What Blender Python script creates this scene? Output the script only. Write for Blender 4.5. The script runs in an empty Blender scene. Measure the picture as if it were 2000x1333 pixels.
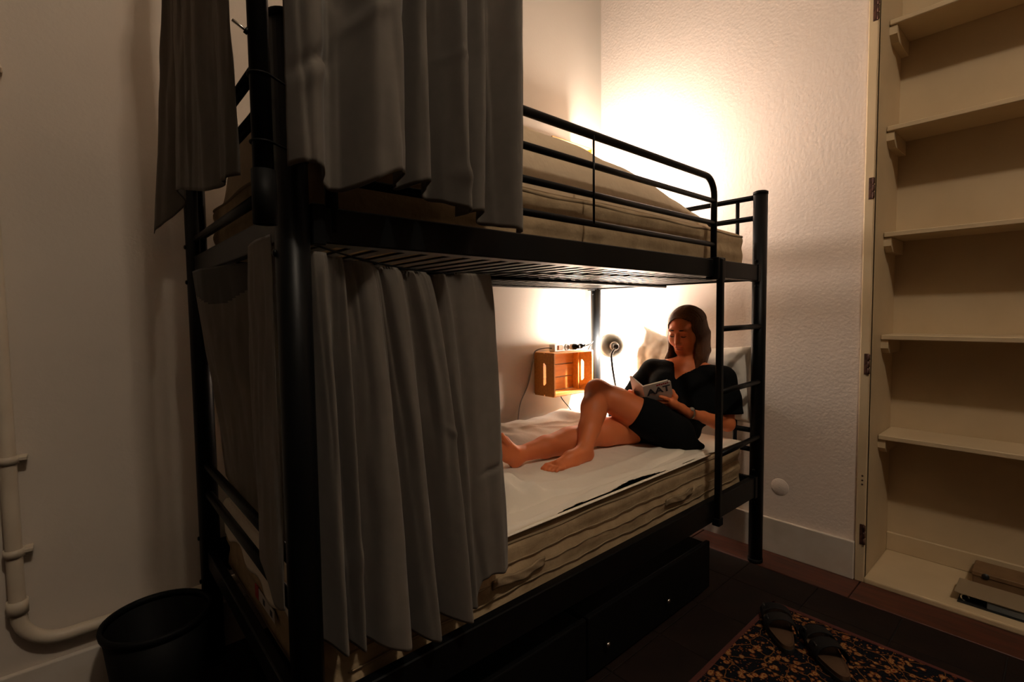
import bpy, bmesh, math, random
import numpy as np
from mathutils import Vector, Matrix

sc = bpy.context.scene
COL = sc.collection

# ------------------------------------------------------------------ camera
CAM = (-0.3099, -0.9712, 1.1975)
YAW, PITCH, ROLL, FPX = 0.8494, -0.0542, -0.0120, 964.85
cd = bpy.data.cameras.new('camera')
cam = bpy.data.objects.new('camera', cd)
COL.objects.link(cam)
fw = Vector((math.cos(YAW)*math.cos(PITCH), math.sin(YAW)*math.cos(PITCH), math.sin(PITCH)))
rt = fw.cross(Vector((0, 0, 1))).normalized()
up = rt.cross(fw)
r2 = math.cos(ROLL)*rt + math.sin(ROLL)*up
u2 = -math.sin(ROLL)*rt + math.cos(ROLL)*up
cam.matrix_world = Matrix(((r2.x, u2.x, -fw.x, CAM[0]), (r2.y, u2.y, -fw.y, CAM[1]),
                           (r2.z, u2.z, -fw.z, CAM[2]), (0, 0, 0, 1)))
cd.sensor_width = 36.0
cd.lens = FPX/2000.0*36.0
cd.clip_start = 0.02
sc.camera = cam

# ------------------------------------------------------------------ world, light, exposure
w = bpy.data.worlds.new('world')
sc.world = w
w.use_nodes = True
w.node_tree.nodes['Background'].inputs[0].default_value = (0.9, 0.75, 0.6, 1)
w.node_tree.nodes['Background'].inputs[1].default_value = 0.0
ROOM_LAMP = (0.08, -2.20, 4.12)
ROOM_W = 175.0
LOW_LAMP_W = 120.0
TOP_LAMP_W = 62.0
vs = sc.view_settings
vs.view_transform = 'Standard'
vs.look = 'None'
vs.gamma = 1.0
vs.use_curve_mapping = False
vs.exposure = 0.0

def point_light(name, loc, watts, color, radius, parent=None):
    ld = bpy.data.lights.new(name, 'POINT')
    ld.energy = watts
    ld.color = color
    ld.shadow_soft_size = radius
    o = bpy.data.objects.new(name, ld)
    COL.objects.link(o)
    o.location = loc
    if parent:
        o.parent = parent
    return o

# ------------------------------------------------------------------ materials
M = {}
def mat(name, col, rough=0.6, metal=0.0, bump=None, var=None, sheen=0.0, spec=0.5, coat=0.0, sss=0.0,
        emit=None, emit_s=0.0, trans=0.0):
    """bump=(scale, strength, distance, stretch)  var=(scale, colour2, lo, hi, stretch)"""
    m = bpy.data.materials.new(name)
    m.use_nodes = True
    nt = m.node_tree
    b = nt.nodes['Principled BSDF']
    b.inputs['Base Color'].default_value = (*col, 1)
    b.inputs['Roughness'].default_value = rough
    b.inputs['Metallic'].default_value = metal
    b.inputs['Specular IOR Level'].default_value = spec
    b.inputs['Sheen Weight'].default_value = sheen
    b.inputs['Coat Weight'].default_value = coat
    if sss:
        b.inputs['Subsurface Weight'].default_value = sss
        b.inputs['Subsurface Radius'].default_value = (0.012, 0.005, 0.003)
        b.inputs['Subsurface Scale'].default_value = 1.0
    if emit:
        b.inputs['Emission Color'].default_value = (*emit, 1)
        b.inputs['Emission Strength'].default_value = emit_s
    tc = nt.nodes.new('ShaderNodeTexCoord')
    def noise(scale, stretch, detail=4):
        mp = nt.nodes.new('ShaderNodeMapping')
        mp.inputs['Scale'].default_value = stretch
        nt.links.new(tc.outputs['Object'], mp.inputs['Vector'])
        n = nt.nodes.new('ShaderNodeTexNoise')
        n.inputs['Scale'].default_value = scale
        n.inputs['Detail'].default_value = detail
        nt.links.new(mp.outputs['Vector'], n.inputs['Vector'])
        return n
    if var:
        n = noise(var[0], var[4] if len(var) > 4 else (1, 1, 1))
        r = nt.nodes.new('ShaderNodeValToRGB')
        r.color_ramp.elements[0].position = var[2]
        r.color_ramp.elements[1].position = var[3]
        r.color_ramp.elements[0].color = (*col, 1)
        r.color_ramp.elements[1].color = (*var[1], 1)
        nt.links.new(n.outputs['Fac'], r.inputs['Fac'])
        nt.links.new(r.outputs['Color'], b.inputs['Base Color'])
    if bump:
        n = noise(bump[0], bump[3] if len(bump) > 3 else (1, 1, 1), 3)
        bp = nt.nodes.new('ShaderNodeBump')
        bp.inputs['Strength'].default_value = bump[1]
        bp.inputs['Distance'].default_value = bump[2]
        nt.links.new(n.outputs['Fac'], bp.inputs['Height'])
        nt.links.new(bp.outputs['Normal'], b.inputs['Normal'])
    M[name] = m
    return m

mat('wall', (0.78, 0.66, 0.57), 0.85, bump=(75, 0.17, 0.010), var=(2.2, (0.74, 0.625, 0.535), 0.35, 0.7), spec=0.2)
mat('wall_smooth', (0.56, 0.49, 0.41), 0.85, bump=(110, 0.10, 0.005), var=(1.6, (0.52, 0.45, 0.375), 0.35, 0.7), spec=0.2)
mat('low_bounce_dark', (0.09, 0.07, 0.055), 0.8, spec=0.2)  # invented dark tone for the unseen walls, lowers bounce light and deepens shadows
mat('ceiling', (0.70, 0.64, 0.56), 0.9)
mat('skirting', (0.62, 0.55, 0.47), 0.55, var=(9, (0.54, 0.46, 0.37), 0.4, 0.75))
mat('shelf_paint', (0.60, 0.465, 0.285), 0.6, var=(5, (0.54, 0.41, 0.245), 0.35, 0.75), bump=(40, 0.1, 0.003))
mat('pipe_paint', (0.54, 0.46, 0.35), 0.5, var=(8, (0.48, 0.40, 0.30), 0.4, 0.7))
mat('black_metal', (0.0032, 0.0036, 0.004), 0.4, 0.0, bump=(300, 0.05, 0.001), spec=0.14)
mat('black_plastic', (0.0035, 0.0035, 0.0035), 0.6, spec=0.12)
mat('rust', (0.05, 0.02, 0.01), 0.7, 0.4, var=(60, (0.12, 0.05, 0.03), 0.4, 0.65))
mat('steel', (0.55, 0.52, 0.48), 0.25, 1.0)
mat('tile', (0.009, 0.0052, 0.004), 0.7, spec=0.15, var=(6, (0.015, 0.008, 0.0055), 0.35, 0.7), bump=(25, 0.15, 0.003))
mat('grout', (0.011, 0.009, 0.008), 0.9)
mat('floor_board', (0.085, 0.022, 0.010), 0.5, var=(5, (0.03, 0.010, 0.006), 0.35, 0.7, (8, 1, 1)))
mat('curtain', (0.150, 0.131, 0.108), 0.78, bump=(900, 0.25, 0.0006), var=(30, (0.175, 0.152, 0.126), 0.3, 0.7), sheen=0.15, spec=0.25)
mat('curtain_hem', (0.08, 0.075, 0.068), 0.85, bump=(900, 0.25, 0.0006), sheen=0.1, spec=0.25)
def translucent(name, fac, col):
    nt = M[name].node_tree
    b = nt.nodes['Principled BSDF']; out = nt.nodes['Material Output']
    tr = nt.nodes.new('ShaderNodeBsdfTranslucent'); tr.inputs['Color'].default_value = (*col, 1)
    mx = nt.nodes.new('ShaderNodeMixShader'); mx.inputs[0].default_value = fac
    nt.links.new(b.outputs[0], mx.inputs[1]); nt.links.new(tr.outputs[0], mx.inputs[2])
    nt.links.new(mx.outputs[0], out.inputs['Surface'])
translucent('curtain', 0.22, (0.40, 0.33, 0.26))
mat('curtain_light', (0.11, 0.085, 0.063), 0.8, bump=(900, 0.25, 0.0006), sheen=0.15, spec=0.25)
mat('mattress', (0.45, 0.33, 0.195), 0.85, var=(14, (0.34, 0.24, 0.135), 0.35, 0.7), bump=(38, 0.5, 0.008), spec=0.2)
mat('mattress_edge', (0.27, 0.195, 0.115), 0.85, bump=(80, 0.3, 0.003), spec=0.2)
mat('sheet', (0.90, 0.81, 0.68), 0.85, bump=(14, 0.35, 0.012), var=(4, (0.86, 0.77, 0.64), 0.3, 0.75), spec=0.2)
mat('duvet_cover', (0.72, 0.63, 0.54), 0.85, bump=(16, 0.35, 0.012), spec=0.2)
mat('beige_duvet', (0.64, 0.50, 0.34), 0.85, bump=(16, 0.5, 0.015), spec=0.2)
mat('pillow', (0.80, 0.74, 0.66), 0.85, bump=(11, 0.4, 0.014), spec=0.2)
mat('crate_wood', (0.66, 0.30, 0.055), 0.55, var=(7, (0.50, 0.20, 0.035), 0.3, 0.72, (1.2, 12, 12)), bump=(40, 0.15, 0.002, (1, 10, 10)))
mat('white_plastic', (0.75, 0.72, 0.67), 0.4)
mat('orange_switch', (0.75, 0.16, 0.02), 0.4)
mat('grey_plastic', (0.30, 0.28, 0.26), 0.45)
mat('lamp_grey', (0.20, 0.21, 0.19), 0.42, 0.0)
mat('lamp_dark', (0.025, 0.03, 0.03), 0.4)
mat('bulb', (1, 0.9, 0.75), 0.3, emit=(1.0, 0.82, 0.58), emit_s=30)
mat('skin', (0.76, 0.215, 0.075), 0.5, sss=0.08, var=(8, (0.70, 0.19, 0.062), 0.35, 0.7), spec=0.4)
mat('lips', (0.46, 0.10, 0.055), 0.45)
mat('hair', (0.075, 0.026, 0.009), 0.5, var=(60, (0.13, 0.047, 0.016), 0.35, 0.7, (6, 6, 0.5)), bump=(90, 0.6, 0.004, (4, 4, 0.35)), spec=0.2)
mat('hair_dark', (0.018, 0.009, 0.006), 0.6)
mat('dress', (0.0040, 0.0045, 0.0050), 0.85, bump=(30, 0.35, 0.006), spec=0.08)
mat('book_cover', (0.66, 0.62, 0.58), 0.45)
mat('paper', (0.78, 0.70, 0.58), 0.8, bump=(200, 0.2, 0.001, (0.1, 1, 0.1)))
mat('ink', (0.035, 0.04, 0.06), 0.6)
mat('red_ink', (0.38, 0.02, 0.03), 0.6)
mat('watch', (0.5, 0.42, 0.32), 0.3, 0.8)
mat('rubber', (0.012, 0.010, 0.009), 0.7)
mat('strap_leather', (0.008, 0.007, 0.007), 0.7, spec=0.2)
mat('dark_steel', (0.05, 0.045, 0.04), 0.5, 0.8)
mat('footbed', (0.085, 0.042, 0.018), 0.75, var=(12, (0.06, 0.03, 0.012), 0.35, 0.7))
mat('cardboard', (0.20, 0.11, 0.045), 0.75, var=(12, (0.15, 0.08, 0.03), 0.35, 0.7))
mat('binder_board', (0.26, 0.19, 0.115), 0.6)
mat('binder_black', (0.012, 0.013, 0.014), 0.5)
mat('binder_paper', (0.10, 0.11, 0.11), 0.7, bump=(120, 0.3, 0.002, (0.2, 0.2, 3)))
mat('tag_white', (0.55, 0.50, 0.44), 0.6)
mat('tag_red', (0.42, 0.02, 0.02), 0.6)

def rug_material():
    m = bpy.data.materials.new('rug')
    m.use_nodes = True
    nt = m.node_tree
    b = nt.nodes['Principled BSDF']
    b.inputs['Roughness'].default_value = 0.95
    b.inputs['Specular IOR Level'].default_value = 0.1
    tc = nt.nodes.new('ShaderNodeTexCoord')
    def ramp(src, stops, interp='CONSTANT'):
        r = nt.nodes.new('ShaderNodeValToRGB')
        r.color_ramp.interpolation = interp
        while len(r.color_ramp.elements) < len(stops):
            r.color_ramp.elements.new(0.5)
        for e, (p, c) in zip(r.color_ramp.elements, stops):
            e.position = p
            e.color = (*c, 1)
        nt.links.new(src, r.inputs['Fac'])
        return r
    warp = nt.nodes.new('ShaderNodeTexNoise')
    warp.inputs['Scale'].default_value = 16
    nt.links.new(tc.outputs['Object'], warp.inputs['Vector'])
    mix = nt.nodes.new('ShaderNodeMixRGB')
    mix.inputs['Fac'].default_value = 0.03
    nt.links.new(tc.outputs['Object'], mix.inputs['Color1'])
    nt.links.new(warp.outputs['Color'], mix.inputs['Color2'])
    def vor(scale, feat):
        v = nt.nodes.new('ShaderNodeTexVoronoi')
        v.feature = feat
        v.inputs['Scale'].default_value = scale
        nt.links.new(mix.outputs['Color'], v.inputs['Vector'])
        return v
    v1 = vor(40, 'F1')
    flower = ramp(v1.outputs['Distance'], [(0, (0.30, 0.055, 0.018)), (0.16, (0.42, 0.22, 0.075)), (0.30, (0.20, 0.055, 0.018)), (0.40, (0.006, 0.007, 0.011))])
    v2 = vor(85, 'F1')
    small = ramp(v2.outputs['Distance'], [(0, (0.34, 0.17, 0.055)), (0.17, (0.16, 0.035, 0.012)), (0.26, (0, 0, 0))])
    v3 = vor(13, 'DISTANCE_TO_EDGE')
    vine = ramp(v3.outputs['Distance'], [(0, (0.24, 0.095, 0.028)), (0.014, (0, 0, 0))])
    def lighten(a, c):
        n = nt.nodes.new('ShaderNodeMixRGB')
        n.blend_type = 'LIGHTEN'
        n.inputs['Fac'].default_value = 1
        nt.links.new(a, n.inputs['Color1'])
        nt.links.new(c, n.inputs['Color2'])
        return n.outputs['Color']
    out = lighten(lighten(flower.outputs['Color'], small.outputs['Color']), vine.outputs['Color'])
    nz = nt.nodes.new('ShaderNodeTexNoise')
    nz.inputs['Scale'].default_value = 230
    nt.links.new(tc.outputs['Object'], nz.inputs['Vector'])
    mul = nt.nodes.new('ShaderNodeMixRGB')
    mul.blend_type = 'MULTIPLY'
    mul.inputs['Fac'].default_value = 0.7
    nt.links.new(out, mul.inputs['Color1'])
    nt.links.new(nz.outputs['Fac'], mul.inputs['Color2'])
    nt.links.new(mul.outputs['Color'], b.inputs['Base Color'])
    bp = nt.nodes.new('ShaderNodeBump')
    bp.inputs['Strength'].default_value = 0.5
    bp.inputs['Distance'].default_value = 0.004
    nt.links.new(nz.outputs['Fac'], bp.inputs['Height'])
    nt.links.new(bp.outputs['Normal'], b.inputs['Normal'])
    M['rug'] = m
rug_material()
mat('rug_border', (0.075, 0.016, 0.010), 0.95, bump=(230, 0.5, 0.004))

# ------------------------------------------------------------------ mesh helpers
def link(name, me, m=None, parent=None, smooth=False):
    o = bpy.data.objects.new(name, me)
    COL.objects.link(o)
    if m is not None and not me.materials:
        me.materials.append(M[m])
    if smooth:
        me.polygons.foreach_set('use_smooth', [True]*len(me.polygons))
    if parent is not None:
        o.parent = parent
    return o

def empty(name, loc=(0, 0, 0), label=None, cat=None, group=None):
    o = bpy.data.objects.new(name, None)
    o.empty_display_size = 0.05
    COL.objects.link(o)
    o.location = loc
    tag(o, label, cat, group)
    return o

def tag(o, label=None, cat=None, group=None, kind=None):
    if label: o['label'] = label
    if cat: o['category'] = cat
    if group: o['group'] = group
    if kind: o['kind'] = kind
    return o

def off(parent):
    return Vector(parent.location) if parent is not None else Vector((0, 0, 0))

def bm_mesh(bm, name):
    me = bpy.data.meshes.new(name)
    bmesh.ops.recalc_face_normals(bm, faces=bm.faces)
    bm.to_mesh(me)
    bm.free()
    return me

def add_box(bm, lo, hi, bevel=0.0, seg=2):
    r = bmesh.ops.create_cube(bm, size=1)
    vs_ = r['verts']
    lo, hi = Vector(lo), Vector(hi)
    for v in vs_:
        v.co = Vector([(lo[i]+hi[i])/2 + v.co[i]*(hi[i]-lo[i]) for i in range(3)])
    if bevel:
        es = list({e for v in vs_ for e in v.link_edges})
        bmesh.ops.bevel(bm, geom=es, offset=bevel, segments=seg, affect='EDGES', profile=0.5)

def box(name, lo, hi, m, parent=None, bevel=0.0, seg=2, smooth=False):
    """axis-aligned box in WORLD coordinates (stored relative to its own centre)"""
    lo, hi = Vector(lo), Vector(hi)
    c = (lo+hi)/2
    bm = bmesh.new()
    add_box(bm, lo-c, hi-c, bevel, seg)
    o = link(name, bm_mesh(bm, name), m, parent, smooth)
    o.location = c - off(parent)
    return o

def tube_bm(bm, pts, r, seg=12, caps=True):
    pts = [Vector(p) for p in pts]
    n = len(pts)
    rs = r if isinstance(r, (list, tuple)) else [r]*n
    t0 = (pts[1]-pts[0]).normalized()
    ref = Vector((0, 0, 1)) if abs(t0.z) < 0.9 else Vector((1, 0, 0))
    nrm = (ref - t0*ref.dot(t0)).normalized()
    rings = []
    for i, p in enumerate(pts):
        t = (pts[min(i+1, n-1)]-pts[max(i-1, 0)]).normalized()
        nrm = (nrm - t*nrm.dot(t)).normalized()
        bn = t.cross(nrm)
        rings.append([bm.verts.new(p + (nrm*math.cos(a)+bn*math.sin(a))*rs[i])
                      for a in [2*math.pi*k/seg for k in range(seg)]])
    for a, b in zip(rings, rings[1:]):
        for k in range(seg):
            bm.faces.new((a[k], a[(k+1) % seg], b[(k+1) % seg], b[k]))
    if caps:
        bm.faces.new(rings[0][::-1])
        bm.faces.new(rings[-1])

def tube(name, pts, r, m, parent=None, seg=12):
    bm = bmesh.new()
    c = Vector(pts[0])
    tube_bm(bm, [Vector(p)-c for p in pts], r, seg)
    me = bm_mesh(bm, name)
    o = link(name, me, m, parent)
    for p in me.polygons:
        p.use_smooth = len(p.vertices) == 4
    o.location = c - off(parent)
    return o

def spline(pts, n=8):
    pts = [Vector(p) for p in pts]
    out = []
    for i in range(len(pts)-1):
        p0, p1, p2, p3 = pts[max(i-1, 0)], pts[i], pts[i+1], pts[min(i+2, len(pts)-1)]
        for k in range(n):
            t = k/n
            out.append(0.5*((2*p1)+(p2-p0)*t+(2*p0-5*p1+4*p2-p3)*t*t+(3*p1-p0-3*p2+p3)*t**3))
    out.append(pts[-1])
    return out

def lathe(name, prof, m, parent=None, loc=(0, 0, 0), axis=(0, 0, 1), seg=32, closed=False):
    """prof: list of (r, z) along the axis; loc in world coordinates"""
    bm = bmesh.new()
    rings = []
    for r, z in prof:
        rings.append([bm.verts.new((max(r, 1e-4)*math.cos(2*math.pi*k/seg), max(r, 1e-4)*math.sin(2*math.pi*k/seg), z)) for k in range(seg)])
    for a, b in zip(rings, rings[1:]):
        for k in range(seg):
            bm.faces.new((a[k], a[(k+1) % seg], b[(k+1) % seg], b[k]))
    if closed:
        for k in range(seg):
            a, b = rings[-1], rings[0]
            bm.faces.new((a[k], a[(k+1) % seg], b[(k+1) % seg], b[k]))
    else:
        bm.faces.new(rings[0][::-1])
        bm.faces.new(rings[-1])
    me = bm_mesh(bm, name)
    o = link(name, me, m, parent, True)
    o.location = Vector(loc) - off(parent)
    o.rotation_euler = Vector((0, 0, 1)).rotation_difference(Vector(axis).normalized()).to_euler()
    return o

def grid_mesh(name, P, m, parent=None, thick=0.0, closed_u=False, loc=(0, 0, 0)):
    """P: (nv, nu, 3) array of WORLD points"""
    nv, nu = P.shape[:2]
    o0 = np.array(off(parent)) + np.array(loc)
    verts = (P.reshape(-1, 3) - o0).tolist()
    faces = [(j*nu+i, j*nu+i+1, (j+1)*nu+i+1, (j+1)*nu+i) for j in range(nv-1) for i in range(nu-1)]
    me = bpy.data.meshes.new(name)
    me.from_pydata(verts, [], faces)
    o = link(name, me, m, parent, True)
    o.location = loc
    if thick:
        s = o.modifiers.new('thickness', 'SOLIDIFY')
        s.thickness = thick
        s.offset = 0
    return o

def copy_tree(o, parent=None):
    c = o.copy()
    COL.objects.link(c)
    if parent is not None:
        c.parent = parent
    for ch in list(o.children):
        copy_tree(ch, c)
    return c

def vnoise(x, y, seed=0):
    """smooth value noise on arrays"""
    rs = np.random.RandomState(seed)
    tab = rs.rand(64, 64)
    xi, yi = np.floor(x).astype(int), np.floor(y).astype(int)
    fx, fy = x-xi, y-yi
    fx, fy = fx*fx*(3-2*fx), fy*fy*(3-2*fy)
    g = lambda a, b: tab[a % 64, b % 64]
    return (g(xi, yi)*(1-fx)*(1-fy)+g(xi+1, yi)*fx*(1-fy)+g(xi, yi+1)*(1-fx)*fy+g(xi+1, yi+1)*fx*fy)*2-1

def sstep(a, b, x):
    t = np.clip((x-a)/(b-a), 0, 1)
    return t*t*(3-2*t)

# ------------------------------------------------------------------ signed-distance bodies (smooth unions -> one continuous surface)
class Field:
    def __init__(s, lo, hi, h):
        s.h = h
        s.lo = np.array(lo, float)
        s.n = np.ceil((np.array(hi)-s.lo)/h).astype(int)+1
        s.d = np.full(s.n, 0.25, np.float32)
    def _win(s, lo, hi, pad):
        a = np.clip(np.floor((np.array(lo)-pad-s.lo)/s.h).astype(int), 0, s.n)
        b = np.clip(np.ceil((np.array(hi)+pad-s.lo)/s.h).astype(int)+1, 0, s.n)
        sl = tuple(slice(a[i], b[i]) for i in range(3))
        ax = [s.lo[i]+np.arange(a[i], b[i])*s.h for i in range(3)]
        return sl, np.stack(np.meshgrid(*ax, indexing='ij'), -1)
    def _mix(s, sl, v, k):
        a = s.d[sl]
        if k > 0:
            hh = np.maximum(k-np.abs(a-v), 0)/k
            s.d[sl] = np.minimum(a, v)-hh*hh*k*0.25
        else:
            s.d[sl] = np.minimum(a, v)
    def cone(s, a, b, ra, rb, k=0.02):
        a, b = np.array(a, float), np.array(b, float)
        r = max(ra, rb)
        sl, p = s._win(np.minimum(a, b)-r, np.maximum(a, b)+r, k+0.02)
        if p.size == 0: return
        ab = b-a
        t = np.clip(((p-a)@ab)/max(ab@ab, 1e-9), 0, 1)
        s._mix(sl, np.linalg.norm(p-(a+t[..., None]*ab), axis=-1)-(ra+(rb-ra)*t), k)
    def chain(s, pts, k=0.02):
        for (a, ra), (b, rb) in zip(pts, pts[1:]):
            s.cone(a, b, ra, rb, k)
    def _ell(s, c, r, R):
        c, r = np.array(c, float), np.array(r, float)
        m = r.max()
        sl, p = s._win(c-m, c+m, 0.04)
        q = (p-c)@(np.array(R) if R is not None else np.eye(3))
        k0 = np.linalg.norm(q/r, axis=-1)
        k1 = np.linalg.norm(q/(r*r), axis=-1)
        return sl, k0*(k0-1)/np.maximum(k1, 1e-6)
    def ell(s, c, r, R=None, k=0.02):
        sl, v = s._ell(c, r, R)
        if v.size: s._mix(sl, v, k)
    def cut(s, c, r, R=None, k=0.01):
        sl, v = s._ell(c, r, R)
        if v.size:
            a, v = -s.d[sl], v
            hh = np.maximum(k-np.abs(a-v), 0)/k
            s.d[sl] = -(np.minimum(a, v)-hh*hh*k*0.25)
    def cutfn(s, fn, lo, hi):
        sl, p = s._win(lo, hi, 0)
        s.d[sl] = np.maximum(s.d[sl], -fn(p))
    def mesh(s, name):
        d, h = s.d, s.h
        ins = d < 0
        nx, ny, nz = d.shape
        c = np.zeros((nx-1, ny-1, nz-1), int)
        for i in (0, 1):
            for j in (0, 1):
                for k in (0, 1):
                    c += ins[i:nx-1+i, j:ny-1+j, k:nz-1+k]
        act = (c > 0) & (c < 8)
        idx = -np.ones(act.shape, int)
        cells = np.argwhere(act)
        idx[act] = np.arange(len(cells))
        acc = np.zeros((len(cells), 3))
        cnt = np.zeros(len(cells))
        cor = [(i, j, k) for i in (0, 1) for j in (0, 1) for k in (0, 1)]
        for a in range(8):
            for b in range(a+1, 8):
                A, B = np.array(cor[a]), np.array(cor[b])
                if np.abs(A-B).sum() != 1: continue
                da = d[tuple((cells+A).T)]
                db = d[tuple((cells+B).T)]
                x = (da < 0) != (db < 0)
                t = np.where(x, da/np.where(x, da-db, 1), 0)[:, None]
                acc += np.where(x[:, None], A+(B-A)*t, 0)
                cnt += x
        V = s.lo+(cells+acc/cnt[:, None])*h
        F = []
        for ax in range(3):
            sl0 = [slice(None)]*3; sl1 = [slice(None)]*3
            sl0[ax] = slice(0, -1); sl1[ax] = slice(1, None)
            e0, e1 = ins[tuple(sl0)], ins[tuple(sl1)]
            E_ = np.argwhere(e0 != e1)
            o1, o2 = (ax+1) % 3, (ax+2) % 3
            E_ = E_[(E_[:, o1] > 0) & (E_[:, o2] > 0) & (E_[:, o1] < d.shape[o1]-1) & (E_[:, o2] < d.shape[o2]-1)]
            def g(da_, db_):
                q = E_.copy(); q[:, o1] -= da_; q[:, o2] -= db_
                return idx[tuple(q.T)]
            q = np.stack([g(1, 1), g(0, 1), g(0, 0), g(1, 0)], 1)
            flip = ~e0[tuple(E_.T)]
            q[flip] = q[flip][:, ::-1]
            F.append(q)
        F = np.concatenate(F)
        me = bpy.data.meshes.new(name)
        me.from_pydata(V.tolist(), [], F.tolist())
        me.polygons.foreach_set('use_smooth', [True]*len(me.polygons))
        return me, V, F

# ================================================================== THE ROOM
XW, YW = 2.244, 1.05            # head wall (right) and back wall planes
X0, Y0, ZC = -1.9, -2.7, 4.3
AY0, AY1, AZ1, AX = -0.400, -1.36, 2.92, 2.63    # alcove with the shelves

floor = box('floor', (X0-0.1, Y0-0.1, -0.12), (2.75, YW+0.1, -0.006), 'grout')
tag(floor, 'dark brown square tile floor under the bunk bed', None, kind='structure')
tm = bmesh.new()
add_box(tm, (-0.1435, -0.1435, -0.008), (0.1435, 0.1435, 0.0), 0.0025, 1)
tile_me = bm_mesh(tm, 'tile')
tile_me.materials.append(M['tile'])
xj = [0.98+0.29*k for k in range(-9, 4)]
for i in range(len(xj)-1):
    for j in range(-9, 4):
        o = link('tile', tile_me, None, floor)
        y = 0.01+0.29*j+0.145
        o.location = Vector((xj[i]+0.145, y, 0)) - off(floor)
        if y+0.145 > YW-0.02:
            o.scale.y = (YW-0.022-(y-0.145))/0.29
            o.location.y = (y-0.145+YW-0.022)/2-off(floor).y
for j in range(-9, 4):                       # last, narrower row before the border board
    o = link('tile', tile_me, None, floor)
    y = 0.01+0.29*j+0.145
    o.location = Vector((1.85+0.1, y, 0)) - off(floor)
    o.scale.x = 0.2/0.29
    if y+0.145 > YW-0.02:
        o.scale.y = (YW-0.022-(y-0.145))/0.29
        o.location.y = (y-0.145+YW-0.022)/2-off(floor).y
y = YW
for k in range(5):
    ln = 0.72
    o = box('border_board', (2.053, y-ln+0.004, -0.01), (XW+0.01, y, 0.002), 'floor_board', floor, 0.002, 1)
    y -= ln

tag(box('wall_back', (X0-0.1, YW, -0.1), (XW+0.1, YW+0.1, ZC), 'wall_smooth'), 'cream plaster wall behind the bunk bed', None, kind='structure')
bm = bmesh.new()
add_box(bm, (XW, -0.362, -0.1), (XW+0.12, YW+0.1, ZC))
add_box(bm, (XW, AY1-0.04, AZ1), (XW+0.12, -0.362, ZC))
add_box(bm, (XW, Y0-0.1, -0.1), (XW+0.12, AY1-0.04, ZC))
tag(link('wall_right', bm_mesh(bm, 'wall_right'), 'wall'), 'rough textured cream wall at the head of the bunk bed', None, kind='structure')
tag(box('wall_left', (X0-0.1, Y0, -0.1), (X0, YW, ZC), 'low_bounce_dark'), 'unseen wall at the foot side, coloured dark to cut bounce light', None, kind='structure')
tag(box('wall_front', (X0-0.1, Y0-0.1, -0.1), (XW+0.1, Y0, ZC), 'low_bounce_dark'), 'unseen wall opposite the bunk bed, coloured dark to cut bounce light', None, kind='structure')
tag(box('ceiling', (X0-0.1, Y0-0.1, ZC), (XW+0.5, YW+0.1, ZC+0.1), 'ceiling'), 'pale high ceiling of the room', None, kind='structure')

def skirting(name, lo, hi, axis):
    o = box(name, lo, hi, 'skirting', None, 0.004, 2)
    tag(o, 'painted skirting board along the %s' % ('head wall' if axis == 'y' else 'back wall'), None, kind='structure')
    return o
skirting('baseboard_right', (XW-0.018, -0.362, 0.0), (XW, YW-0.018, 0.172), 'y')
skirting('baseboard_back', (X0, YW-0.018, 0.0), (XW, YW, 0.165), 'x')

# ceiling lamp of the room (above the frame)
lp = empty('pendant_lamp', ROOM_LAMP, 'bare warm bulb hanging from the ceiling above the room', 'lamp')
lathe('bulb', [(0.0, -0.06), (0.03, -0.05), (0.045, -0.02), (0.04, 0.015), (0.02, 0.05), (0.018, 0.06)], 'bulb', lp, ROOM_LAMP)
lathe('socket', [(0.02, 0.06), (0.024, 0.07), (0.024, 0.11), (0.006, 0.13)], 'black_plastic', lp, ROOM_LAMP)
tube('flex', [(ROOM_LAMP[0], ROOM_LAMP[1], ROOM_LAMP[2]+0.12), (ROOM_LAMP[0], ROOM_LAMP[1], ZC)], 0.004, 'black_plastic', lp, 8)
point_light('room_light', (0, 0, -0.02), ROOM_W, (1.0, 0.85, 0.68), 0.07, lp)

# ================================================================== BUILT-IN SHELVES
sh = empty('built_in_shelves', (XW, AY0, 0), 'cream painted built-in alcove shelving with doors removed', 'shelving')
box('jamb', (XW+0.001, AY0, 0.0), (AX+0.02, -0.362, AZ1), 'shelf_paint', sh)
box('stile', (XW-0.012, AY0, 0.0), (XW+0.02, -0.364, AZ1), 'shelf_paint', sh, 0.004, 2)
box('jamb', (XW+0.001, AY1-0.04, 0.0), (AX+0.02, AY1, AZ1), 'shelf_paint', sh)
box('stile', (XW-0.012, AY1-0.036, 0.0), (XW+0.02, AY1, AZ1), 'shelf_paint', sh, 0.004, 2)
box('back_panel', (AX, AY1, 0.0), (AX+0.02, AY0, AZ1), 'shelf_paint', sh)
box('top_panel', (XW+0.001, AY1-0.04, AZ1), (AX+0.02, -0.362, AZ1+0.03), 'shelf_paint', sh)
box('bottom_board', (XW-0.016, AY1, 0.0), (AX, AY0, 0.026), 'shelf_paint', sh, 0.006, 2)
box('back_strip', (AX-0.014, AY1, 0.026), (AX, AY0, 0.115), 'shelf_paint', sh, 0.003, 1)
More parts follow.
